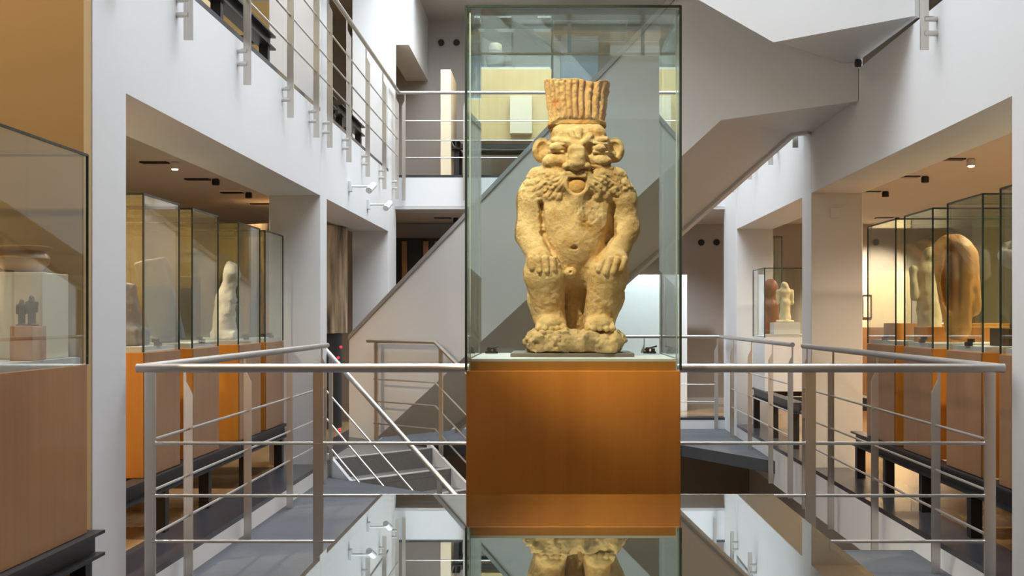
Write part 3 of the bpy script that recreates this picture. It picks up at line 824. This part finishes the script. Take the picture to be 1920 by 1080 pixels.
# weathering: coarse on the mane and the shins, fine elsewhere
fb.noise(0.8, 9, 1).noise(0.55, 4.0, 2)
def mane(s):
    X, Y, Z = s.grid()
    return np.clip(1 - np.abs(Z - (660 - 352)) / 34, 0, 1) * (Y < 0) * np.clip((np.abs(X) - 18) / 14, 0, 1)
def chest(s):
    X, Y, Z = s.grid()
    return np.clip(1 - np.abs(Z - (660 - 415)) / 45, 0, 1) * (Y < 0) * np.clip(1 - np.abs(X - 25) / 40, 0, 1)
def shin(s):
    X, Y, Z = s.grid()
    return np.clip((660 - 520 - Z) / 40, 0, 1) * np.ones_like(X)
fb.noise(2.0, 5.0, 3, mane).noise(2.0, 4.0, 4, chest).noise(0.9, 6.0, 6, shin)
finish('figure', fb.mesh('figure', pix), 'sandstone', st)

# tongue-coloured stone is the bare orange patch of the mouth
ft = Field((-24, -86, 280), (24, -40, 330), 1.2)
ft.ell(p(1081, 356.5, 58), (16.5, 9, 15), 1.0); ft.noise(0.5, 4, 8)
finish('tongue', ft.mesh('tongue', pix), 'crown_stone', st, label='bare orange stone tongue')

# feather crown: flaring block with upright feathers and a headband
fc = Field((-72, -62, 404), (72, 62, 516), 1.2)
X, Y, Z = fc.grid()
u = np.clip((Z - 418) / 88.0, 0, 1)
hw = 50 + 11.5 * u; hd = 37 + 9 * u
th = np.arctan2(-(Y / hd), X / hw)
rr = np.sqrt(np.abs(X / hw) ** 3.2 + np.abs(Y / hd) ** 3.2 + 1e-9) ** (2 / 3.2)
d = (np.sqrt(rr) - 1) * 42.0
fe = np.abs(np.sin(th * 15.0 + 0.4 * np.sin(Z * 0.05) + 0.8 * np.sin(th * 3)))
fe = (1 - fe) ** 1.6
d = d + fe * (3.2 + 1.6 * np.sin(th * 5 + 1)) * np.clip((Z - 431) / 6, 0, 1) * np.clip((505 - Z) / 14, 0.25, 1)
top = 505 + 1.2 * np.sin(X * 0.09 + 1) - 6 * np.exp(-((X - 24) / 22) ** 2) * (Y < 0)
d = np.maximum(d, Z - top); d = np.maximum(d, 414 - Z)
fc.V[:] = d
fc.ell((14, 8, 512), (36, 26, 16), 3, 'cut')
# headband
hb = np.maximum(np.abs(Z - 425) - 4.0, (np.sqrt(np.sqrt((np.abs(X) / 54.5) ** 3.0 + (np.abs(Y) / 42) ** 3.0 + 1e-9) ** (4 / 3.0)) - 1) * 42)
fc.V = np.minimum(fc.V, hb.astype(np.float32))
fc.noise(0.6, 7, 11).noise(0.5, 3.2, 12)
finish('feather_crown', fc.mesh('feather_crown', pix), 'crown_stone', st, label='orange stained crown of upright feathers')

# rough stone base under the feet
fs = Field((-112, -104, -4), (100, 84, 52), 1.7)
fs.rbox(p(1077, 639, 10), (84, 82, 19.5), 16, 4)
fs.ell(p(1010, 640, 20), (24, 60, 20), 6); fs.ell(p(1145, 640, 20), (24, 60, 20), 6)
fs.ell(p(1078, 634, 40), (50, 48, 14), 6)
fs.ell(p(1050, 628, 60), (30, 30, 11), 5); fs.ell(p(1118, 630, 58), (34, 30, 12), 5)
fs.noise(6.0, 19, 21).noise(4.5, 9, 22).noise(2.0, 4, 23)
Xs, Ys, Zs = fs.grid()
fs.V = np.maximum(fs.V, (1.0 - Zs) + 0 * Xs + 0 * Ys)
finish('stone_base', fs.mesh('stone_base', pix), 'base_stone', st)

# dark mounting plate
mp = MB().box(-0.172, 0.328, 4.64, 5.03, 1.0725, STZ + 0.001)
mp.build('mounting_plate', 'mount_grey', None, 'flat dark mounting plate under the stone statue', 'plate', bevel=0.002)

# ------------------------------------------------------------------ exhibits
def carve(name, label, cat, mat, loc, lo, hi, h, fn, group=None, noise=0.0, seed=1):
    """stone piece carved from a field in metres around loc (its base)"""
    f = Field(lo, hi, h); fn(f)
    if noise: f.noise(noise, h * 6, seed).noise(noise * 0.5, h * 3, seed + 1)
    me = f.mesh(name, lambda P: P)
    o = finish(name, me, mat, None, label, cat, group)
    o.location = loc; o['_org'] = tuple(loc)
    return o

CB = CZ + 0.031                                            # top of a case's inner base
# near left case: bowl on a block, two figurines
MB().box(-2.28, -1.96, 4.42, 4.66, CB, 1.405).build('display_block', 'cream_panel', None, 'cream block under the bowl in the left edge case', 'plinth', bevel=0.003)
bw = MB().lathe((-2.09, 4.54, 1.4055), [(0.045, 0.0), (0.060, 0.004), (0.095, 0.035), (0.102, 0.058), (0.092, 0.078), (0.084, 0.086), (0.108, 0.098), (0.110, 0.104), (0.100, 0.106), (0.078, 0.088), (0.080, 0.060), (0.050, 0.02), (0.001, 0.016)], 48)
bw.build('bowl', 'terracotta', None, 'shiny brown pottery bowl with a flaring rim on the cream block', 'bowl')
MB().box(-2.015, -1.93, 4.27, 4.39, CB, 1.20).build('display_block', 'amber_wood', None, 'small amber block below the two figurines, left edge case', 'plinth', bevel=0.003)
def figurine(f, H, lean=0.0):
    f.cone((0, 0, 0.06 * H), (0, 0, 0.50 * H), 0.13 * H, 0.12 * H, 0.02 * H)
    f.cone((0, 0, 0.50 * H), (lean, 0, 0.74 * H), 0.11 * H, 0.15 * H, 0.04 * H, sq=0.7)
    f.ell((lean, -0.01 * H, 0.90 * H), (0.085 * H, 0.09 * H, 0.105 * H), 0.03 * H)
    for s in (-1, 1):
        f.cone((lean + s * 0.17 * H, 0, 0.76 * H), (s * 0.17 * H, -0.02 * H, 0.46 * H), 0.05 * H, 0.04 * H, 0.02 * H)
        f.cone((s * 0.06 * H, 0, 0.42 * H), (s * 0.07 * H, -0.02 * H, 0.05 * H), 0.075 * H, 0.05 * H, 0.02 * H)
    f.rbox((0, -0.01 * H, 0.025 * H), (0.2 * H, 0.14 * H, 0.025 * H), 0.01 * H, 0.01 * H)
for dx, hh, lb in ((-0.012, 0.10, 'left of two small dark figurines on the amber block'), (0.026, 0.115, 'right, taller of two small dark figurines on amber block')):
    carve('figurine', lb, 'figurine', 'dark_wood', (-1.985 + dx, 4.33, 1.2005), (-0.05, -0.05, 0), (0.05, 0.05, 0.18), 0.0035, lambda f: figurine(f, hh), 'dark figurines in the left edge case')

# left row
carve('stone_fragment', 'pale tilted stone slab on a thin stand, nearest left case', 'fragment', 'pale_stone', (-2.80, 6.62, CB + 0.34), (-0.16, -0.06, -0.02), (0.16, 0.06, 0.42), 0.008,
      lambda f: f.rbox((0, 0, 0.19), (0.09, 0.035, 0.17), 0.02, 0.01, rot=-0.35), noise=0.006)
sd = thing('display_stand', (-2.80, 6.62, CB), 'thin black stand holding the pale tilted slab', 'stand')
MB().box(-2.88, -2.72, 6.60, 6.74, CB, CB + 0.008).build('foot', 'black_steel', sd)
MB().tube([(-2.80, 6.685, CB + 0.006), (-2.80, 6.685, CB + 0.52)], 0.006, 8).build('rod', 'black_steel', sd)
MB().tube([(-2.87, 6.68, CB + 0.36), (-2.73, 6.68, CB + 0.36)], 0.005, 8).build('clip', 'black_steel', sd)
carve('stone_fragment', 'rounded grey stone piece with a broken top, nearest left case', 'fragment', 'grey_stone', (-2.47, 6.58, CB), (-0.17, -0.14, 0), (0.17, 0.14, 0.46), 0.008,
      lambda f: (f.cone((0, 0, 0.04), (0, 0, 0.30), 0.13, 0.09, 0.03), f.rbox((0, 0, 0.05), (0.135, 0.11, 0.05), 0.02, 0.03), f.ell((0.0, 0, 0.40), (0.13, 0.1, 0.05), 0.02, 'cut')), noise=0.006)
carve('stela', 'slanting grey stone slab in the second left case', 'stela', 'grey_stone', (-2.55, 7.42, CB), (-0.16, -0.07, 0), (0.22, 0.07, 0.62), 0.008,
      lambda f: (f.rbox((0.02, 0, 0.27), (0.10, 0.045, 0.27), 0.015, 0.01, rot=0.22), f.rbox((0, 0, 0.02), (0.13, 0.06, 0.02), 0.01, 0.01)), noise=0.004)
MB().box(-2.72, -2.60, 8.36, 8.50, CB, CB + 0.46).build('display_block', 'black_plastic', None, 'tall black block in the third left case', 'plinth', bevel=0.003)
carve('stone_bust', 'pale broken stone bust leaning in the third left case', 'bust', 'pale_stone', (-2.42, 8.52, CB), (-0.12, -0.12, 0), (0.13, 0.12, 0.60), 0.008,
      lambda f: (f.cone((-0.02, 0, 0.06), (0.0, 0, 0.30), 0.085, 0.075, 0.03), f.cone((0.0, 0, 0.30), (0.04, 0, 0.46), 0.055, 0.06, 0.03), f.ell((0.045, -0.01, 0.50), (0.06, 0.07, 0.075), 0.03), f.rbox((-0.01, 0, 0.03), (0.09, 0.08, 0.03), 0.01, 0.02)), noise=0.008)
carve('stone_vessel', 'small grey stone jar in the farthest left case', 'jar', 'grey_stone', (-2.55, 9.25, CB), (-0.1, -0.1, 0), (0.1, 0.1, 0.3), 0.007,
      lambda f: (f.ell((0, 0, 0.10), (0.08, 0.08, 0.10), 0.02), f.cone((0, 0, 0.18), (0, 0, 0.22), 0.05, 0.055, 0.02), f.rbox((0, 0, 0.02), (0.06, 0.06, 0.02), 0.01, 0.02)))

# right row
def mask(f):
    f.cone((0.0, 0, 0.10), (-0.02, 0, 0.44), 0.085, 0.125, 0.04, sq=1.0)
    f.ell((-0.03, 0, 0.56), (0.135, 0.13, 0.14), 0.05)
    f.cone((0.07, 0.0, 0.55), (0.10, 0.0, 0.22), 0.06, 0.05, 0.03)
    f.cone((-0.07, -0.11, 0.02), (-0.075, -0.14, 0.58), 0.035, 0.055, 0.02, 'cut')
    f.ell((-0.065, -0.10, 0.40), (0.055, 0.16, 0.22), 0.02, 'cut')
carve('mummy_mask', 'gilded brown hollow mask standing in the third right case', 'mask', 'gilded_wood', (2.60, 7.40, CB), (-0.2, -0.17, 0), (0.2, 0.17, 0.74), 0.009, mask, noise=0.004)
MB().box(2.40, 3.40, 7.60, 7.66, CB, CB + 0.10).build('display_block', 'amber_wood', None, 'low amber backing block behind the gilded mask', 'plinth', bevel=0.003)
carve('stone_fragment', 'white broken stone piece on a dark rod, second right case', 'fragment', 'pale_stone', (2.62, 6.55, CB + 0.42), (-0.12, -0.1, -0.04), (0.12, 0.1, 0.26), 0.007,
      lambda f: (f.ell((0, 0, 0.10), (0.09, 0.07, 0.085), 0.02, rot=0.5), f.ell((0.05, 0, 0.03), (0.05, 0.05, 0.06), 0.03), f.rbox((-0.06, -0.05, 0.16), (0.05, 0.05, 0.04), 0.01, 0.02, 'cut')), noise=0.008)
sd = thing('display_stand', (2.63, 6.55, CB), 'dark block and rod holding the white broken stone', 'stand')
MB().box(2.52, 2.76, 6.45, 6.65, CB, CB + 0.10).build('foot', 'black_plastic', sd, bevel=0.003)
MB().tube([(2.61, 6.56, CB + 0.09), (2.635, 6.56, CB + 0.45)], 0.011, 8).build('rod', 'dark_wood', sd)
carve('figurine', 'tall pale figure standing in the farthest right case', 'figurine', 'lime_stone', (2.68, 8.20, CB), (-0.2, -0.2, 0), (0.2, 0.2, 0.72), 0.009, lambda f: figurine(f, 0.66), noise=0.006)
MB().box(2.45, 3.40, 8.46, 8.54, CB, CB + 0.12).build('display_block', 'amber_wood', None, 'low amber backing block behind the pale figure', 'plinth', bevel=0.003)
MB().box(2.50, 3.30, 5.85, 5.98, CB, CB + 0.11).build('display_block', 'amber_wood', None, 'low amber block in the nearest right case', 'plinth', bevel=0.003)

# far right gallery: low case with a lit figure, taller case, white block
case('glass case beside the far right column with a spotted figure', 2.24, 3.10, 12.2, 12.9, 0.45, 1.02, 1.75, 'white_metal', None)
bench('black steel bench under the far right glass case', 2.22, 3.14, 10.6, 13.0, 0.0, 0.449, (10.8, 11.8, 12.85), -1, 'benches under the cases')
case('narrow tall glass case behind the far right column', 2.40, 2.90, 14.6, 15.1, 0.0, 0.95, 2.25, 'warm_grey_paint', None)
MB().box(2.36, 2.64, 12.30, 12.54, 1.0515, 1.18).build('display_block', 'case_base', None, 'white block under the pale figure in the far right case', 'plinth', bevel=0.003)
carve('figurine', 'brightly lit pale figure on a white block, far right case', 'figurine', 'lime_stone', (2.50, 12.42, 1.1815), (-0.2, -0.2, 0), (0.2, 0.2, 0.55), 0.009, lambda f: figurine(f, 0.44), noise=0.008)
carve('stone_bust', 'dark red stone bust behind the pale far right figure', 'bust', 'red_granite', (2.40, 12.72, 1.0515), (-0.14, -0.12, 0), (0.14, 0.12, 0.64), 0.009,
      lambda f: (f.cone((0, 0, 0.06), (0, 0, 0.3), 0.10, 0.09, 0.03), f.ell((0, 0, 0.50), (0.085, 0.09, 0.11), 0.04), f.cone((0, 0, 0.3), (0, 0, 0.45), 0.06, 0.05, 0.04)))
pn = MB().box(4.20, 5.1, WB - 0.08, WB - 0.001, 0.55, 1.90)
pn.build('notice_board', 'cream_panel', None, 'bright cream panel on the far right back wall', 'panel')
fr = thing('picture_frame', (4.47, WB - 0.09, 1.25), 'small dark picture frame on the bright cream panel', 'picture')
m = MB()
for b in ((4.40, 4.42, 1.22, 1.56), (4.52, 4.54, 1.22, 1.56), (4.42, 4.52, 1.54, 1.56), (4.42, 4.52, 1.22, 1.24)):
    m.box(b[0], b[1], WB - 0.10, WB - 0.081, b[2], b[3])
m.build('frame', 'dark_wood', fr)
MB().box(4.42, 4.52, WB - 0.09, WB - 0.0815, 1.24, 1.54).build('picture', 'cream_panel', fr)
MB().box(4.25, 4.62, 15.9, 16.3, 0.0, 1.10).build('plinth', 'brown_wood', None, 'brown plinth standing before the bright cream panel', 'plinth', bevel=0.004)
MB().box(0.75, 1.77, 15.2, 15.5, 0.0, 1.80).build('partition', 'white_paint', None, 'white free standing partition under the stairs, far gallery', 'partition', bevel=0.004)

# far left: sepia photo drum on a black plinth with red lamps, slatted wall under the bridge
def drum_mat():
    m, N, L, P = new_mat('sepia_print')
    tc = N.new('ShaderNodeTexCoord'); mp_ = N.new('ShaderNodeMapping')
    mp_.inputs['Scale'].default_value = (5.5, 5.5, 0.9)
    L.new(tc.outputs['Object'], mp_.inputs['Vector'])
    n1 = N.new('ShaderNodeTexNoise'); n1.inputs['Scale'].default_value = 1.3; n1.inputs['Detail'].default_value = 7
    L.new(mp_.outputs['Vector'], n1.inputs['Vector'])
    r = N.new('ShaderNodeValToRGB')
    r.color_ramp.elements[0].position = 0.38; r.color_ramp.elements[0].color = (0.045, 0.028, 0.014, 1)
    r.color_ramp.elements[1].position = 0.66; r.color_ramp.elements[1].color = (0.70, 0.50, 0.28, 1)
    L.new(n1.outputs['Fac'], r.inputs['Fac']); L.new(r.outputs['Color'], P.inputs['Base Color'])
    P.inputs['Roughness'].default_value = 0.4
drum_mat()
dr = thing('photo_drum', (-2.95, 13.0, 0.0), 'curved wall printed with a sepia photograph, left behind the column', 'display')
MB().lathe((-2.95, 13.0, 1.06), [(0.62, 0.0), (0.62, 1.185)], 64).build('print', 'sepia_print', dr)
MB().lathe((-2.95, 13.0, 0.0), [(0.56, 0.001), (0.56, 1.055)], 48).build('base', 'black_plastic', dr)
for k, (px_, py_) in enumerate(((638, 651), (633, 671), (636, 806))):
    s_ = FPX / 12.42
    MB().lathe(((px_ - VX) / s_, 12.455, EYE + (VY - py_) / s_ - 0.018), [(0.002, 0.004), (0.012, 0.008), (0.015, 0.018), (0.012, 0.028), (0.002, 0.032)], 12).build('indicator_lamp', 'red_led', dr)
sw = thing('slat_wall', (-1.4, 16.2, 0.0), 'dark display wall with upright wooden slats under the far bridge', 'display')
MB().box(-2.2, -0.6, 16.15, 16.3, 0.0, 2.35).build('back_board', 'black_plastic', sw)
for x in (-2.08, -1.78, -1.62, -1.36, -1.22, -0.92):
    MB().box(x - 0.035, x + 0.035, 16.10, 16.149, 0.02, 2.30).build('slat', 'brown_wood', sw)

# black round spot holes on the far walls
for zz, xs, lb in ((2.31, (2.12, 2.34, 2.97, 4.37, 4.62), 'lower'), (5.17, (-1.60, -1.38), 'upper')):
    for i, x in enumerate(xs):
        od = ('leftmost', 'second from left', 'middle', 'fourth from left', 'rightmost') if len(xs) == 5 else ('left one', 'right one')
        m = MB(); m.tube([(x, WB - 0.001, zz), (x, WB - 0.03, zz)], 0.045, 20)
        m.build('wall_speaker', 'black_plastic', None, ('round black fitting high on the %s far wall, %s' % (lb, od[i])), 'fitting', 'round black fittings on the %s far wall' % lb)

# upper far gallery: yellow cases with a stone jar, slate stela
U = UF
case('pale yellow case with a stone jar in the upper far gallery', -1.02, -0.02, 14.85, 15.5, U + 0.52, U + 1.45, 5.12, 'yellow_wood', None)
case('pale yellow case with a dark slab in the upper far gallery', 0.0, 0.95, 14.85, 15.5, U + 0.52, U + 1.05, 5.05, 'yellow_wood', None)
bench('black steel bench on the upper far bridge', -1.30, 1.0, 14.8, 15.55, U, U + 0.519, (14.9, 15.45), 1, 'benches under the cases')
jr = thing('canopic_jar', (-0.76, 15.15, U + 1.482), 'grey stone jar with a pale lid in the upper far case', 'jar')
MB().lathe((-0.76, 15.15, U + 1.482), [(0.07, 0.0), (0.09, 0.02), (0.125, 0.12), (0.13, 0.18), (0.11, 0.24), (0.085, 0.26), (0.08, 0.262)], 32).build('body', 'grey_stone', jr)
MB().lathe((-0.76, 15.15, U + 1.745), [(0.088, 0.0), (0.092, 0.02), (0.085, 0.08), (0.05, 0.105), (0.002, 0.11)], 32).build('lid', 'pale_stone', jr)
MB().box(0.10, 0.60, 15.15, 15.27, U + 1.082, U + 1.95).build('stela', 'slate_stone', None, 'upright dark slate slab in the upper far case', 'stela', bevel=0.01)
MB().box(-1.44, -1.31, 14.75, 15.6, U + 0.002, U + 1.42).build('panel', 'cream_panel', None, 'narrow cream upright panel behind the upper far railing', 'panel')
MB().box(-0.55, -0.27, 14.72, 14.845, U + 0.60, U + 1.08).build('lit_spot_block', 'cream_panel', None, 'cream block in place of the lit spot on the yellow case', 'panel')  # pale block puts a bright lit spot into the colour

# upper left gallery: cream cases on black benches seen between the posts
for nm, y0, y1, wd in (('nearest', 5.6, 6.6, 'yellow_wood'), ('second', 7.3, 8.5, 'yellow_wood'), ('third', 10.2, 10.95, 'yellow_wood'), ('farthest', 11.5, 12.6, 'yellow_wood')):
    case(nm + ' of the cream cases in the upper left gallery', -3.4, -2.45, y0, y1, U + BZ, U + CZ, U + GZ, wd, None, 'cases in the upper left gallery')
    bench('black steel bench under the ' + nm + ' upper left case', -3.44, -2.08, y0 - 0.15, y1 + 0.15, U, U + BZ - 0.001, (y0, y1), 1, 'benches under the cases')

# ------------------------------------------------------------------ lamps
def spot(name, loc, target, power, color, ang, blend=0.6, size=0.05, parent=None):
    d = bpy.data.lights.new(name, 'SPOT'); d.energy = power; d.color = color
    d.spot_size = math.radians(ang); d.spot_blend = blend; d.shadow_soft_size = size
    o = bpy.data.objects.new(name, d); col.objects.link(o)
    v = Vector(target) - Vector(loc)
    o.rotation_euler = v.to_track_quat('-Z', 'Y').to_euler()
    if parent is not None:
        o.parent = parent; o.location = Vector(loc) - Vector(parent['_org'])
    else: o.location = loc
    return o

WARM = (1.0, 0.80, 0.57)
def downlight(x, y, z, label, power, target=None, ang=150, glow=False, group=None, dx=-0.16, color=WARM):
    """recessed ceiling fitting: dark slot and a lamp head beside it"""
    rt = thing('ceiling_lamp', (x, y, z), label, 'lamp', group)
    MB().box(x + dx - 0.13, x + dx + 0.10, y - 0.05, y + 0.05, z - 0.012, z - 0.001).build('slot', 'black_plastic', rt)
    MB().lathe((x, y, z - 0.062), [(0.03, 0.0), (0.036, 0.004), (0.036, 0.05), (0.028, 0.06), (0.01, 0.061)], 20).build('head', 'white_metal' if glow else 'black_steel', rt)
    if glow:
        MB().lathe((x, y, z - 0.072), [(0.004, 0.0), (0.022, 0.002), (0.028, 0.0095)], 20).build('bulb', 'lamp_glow', rt)
    spot('lamp_light', (x, y, z - 0.08), target or (x, y, 0), power, color, ang, parent=rt, size=0.06)
    return rt
ZC = CEIL - 0.03
for i, y in enumerate((5.75, 7.6, 9.9, 11.1, 12.3, 13.5)):
    downlight(-3.25, y, ZC, ('%s ceiling lamp of the left gallery' % ('first', 'second', 'glowing third', 'fourth', 'fifth', 'sixth')[i]), (200, 200, 100, 9, 14, 50)[i], glow=(i == 2), group='ceiling lamps of the left gallery')
for i, y in enumerate((5.75, 7.6, 9.7, 10.9, 12.2, 13.6)):
    downlight(3.52, y, ZC, ('%s ceiling lamp of the right gallery' % ('first', 'second', 'glowing third', 'fourth', 'fifth', 'sixth')[i]), (210, 280, 160, 120, 120, 110)[i], glow=(i == 2), group='ceiling lamps of the right gallery')
downlight(4.6, 15.4, ZC, 'ceiling lamp lighting the bright cream panel', 330, target=(4.6, WB, 1.2), ang=80)
downlight(-1.3, 15.4, ZC, 'ceiling lamp before the slatted wall under the bridge', 25, target=(-1.3, 16.2, 1.2), ang=100)
downlight(1.3, 14.55, ZC, 'added daylight-coloured light over the far white partition', 120, target=(1.25, 15.2, 1.0), ang=110, color=(0.86, 0.93, 1.0))  # added to brighten the partition, cool in place of daylight
downlight(-2.75, 3.3, UCEIL, 'ceiling lamp over the case at the left edge', 380, target=(-2.6, 4.6, 1.4), ang=120)
for x, od in ((-2.6, 'left'), (0.1, 'middle'), (2.8, 'right')):
    downlight(x, -1.2, CEIL, 'added light washing the %s of the wall behind the camera' % od, 50, target=(x, WN, 1.2), ang=110, group='added lights behind the camera')  # unseen washers, added so the near posts mirror a warm wall
downlight(-0.5, 14.9, UCEIL, 'ceiling lamp over the yellow upper far case', 60)
for y, od in ((6.3, 'nearest'), (8.0, 'second'), (10.6, 'third'), (12.0, 'farthest')):
    downlight(-3.2, y, UCEIL, 'ceiling lamp over the %s upper left case' % od, 50, group='ceiling lamps of the upper left gallery')
for x, y, lb in ((0.3, YF + 0.15, 'added light of the lower storey under the far slab edge'),):
    downlight(x, y, -0.37, lb, 80, target=(x, y, -3.1), ang=110, dx=0.0)  # unseen source, added to lift the stair soffit from below
# museum spots on a rail hung across the near hall, aimed at the statue
trk = thing('track_light', (0.0, 2.6, 4.45), 'suspended track with spotlights aimed at the statue', 'lamp')
MB().box(-2.1, 1.8, 2.58, 2.62, 4.43, 4.47).build('track', 'black_steel', trk)
for x in (-1.9, 1.6):
    MB().tube([(x, 2.6, 4.46), (x, 2.6, 8.0)], 0.006, 8).build('hanger', 'black_steel', trk)
for x, pw in ((-1.15, 860), (1.3, 60)):
    q = Vector((x, 2.66, 4.34)); dv = (Vector((0.1, 4.75, 1.6)) - q).normalized()
    MB().tube([q - dv * 0.07, q + dv * 0.07], 0.04, 16).build('spot_head', 'black_steel', trk)
    MB().tube([(x, 2.6, 4.44), q], 0.01, 8).build('arm', 'black_steel', trk)
    spot('spot_light', tuple(q + dv * 0.09), (0.10, 4.75, 1.60), pw, (1.0, 0.83, 0.57), 24, 0.5, 0.04, parent=trk)

# two white spotlight arms on the left beam and a plate on the right column
for i, (yy, zz) in enumerate(((11.0, 2.485), (12.1, 2.42))):
    la = thing('wall_spotlight', (XL, yy, zz), ('nearer' if i == 0 else 'farther') + ' white spotlight arm on the left white beam', 'lamp', 'spotlight arms on the beam')
    MB().box(XL + 0.001, XL + 0.03, yy - 0.04, yy + 0.04, zz - 0.05, zz + 0.05).build('base', 'white_metal', la, bevel=0.004)
    MB().tube([(XL + 0.03, yy, zz), (XL + 0.20, yy, zz)], 0.010, 10).build('arm', 'white_metal', la)
    MB().tube([(XL + 0.20, yy - 0.06, zz - 0.045), (XL + 0.23, yy + 0.05, zz + 0.02)], 0.032, 14).build('head', 'white_metal', la)
MB().box(2.27, 2.35, 9.437, 9.449, 2.05, 2.13).build('socket_plate', 'white_metal', None, 'small square white plate on the middle right column', 'plate', bevel=0.002)
for o in bpy.data.objects:
    if '_org' in o: del o['_org']
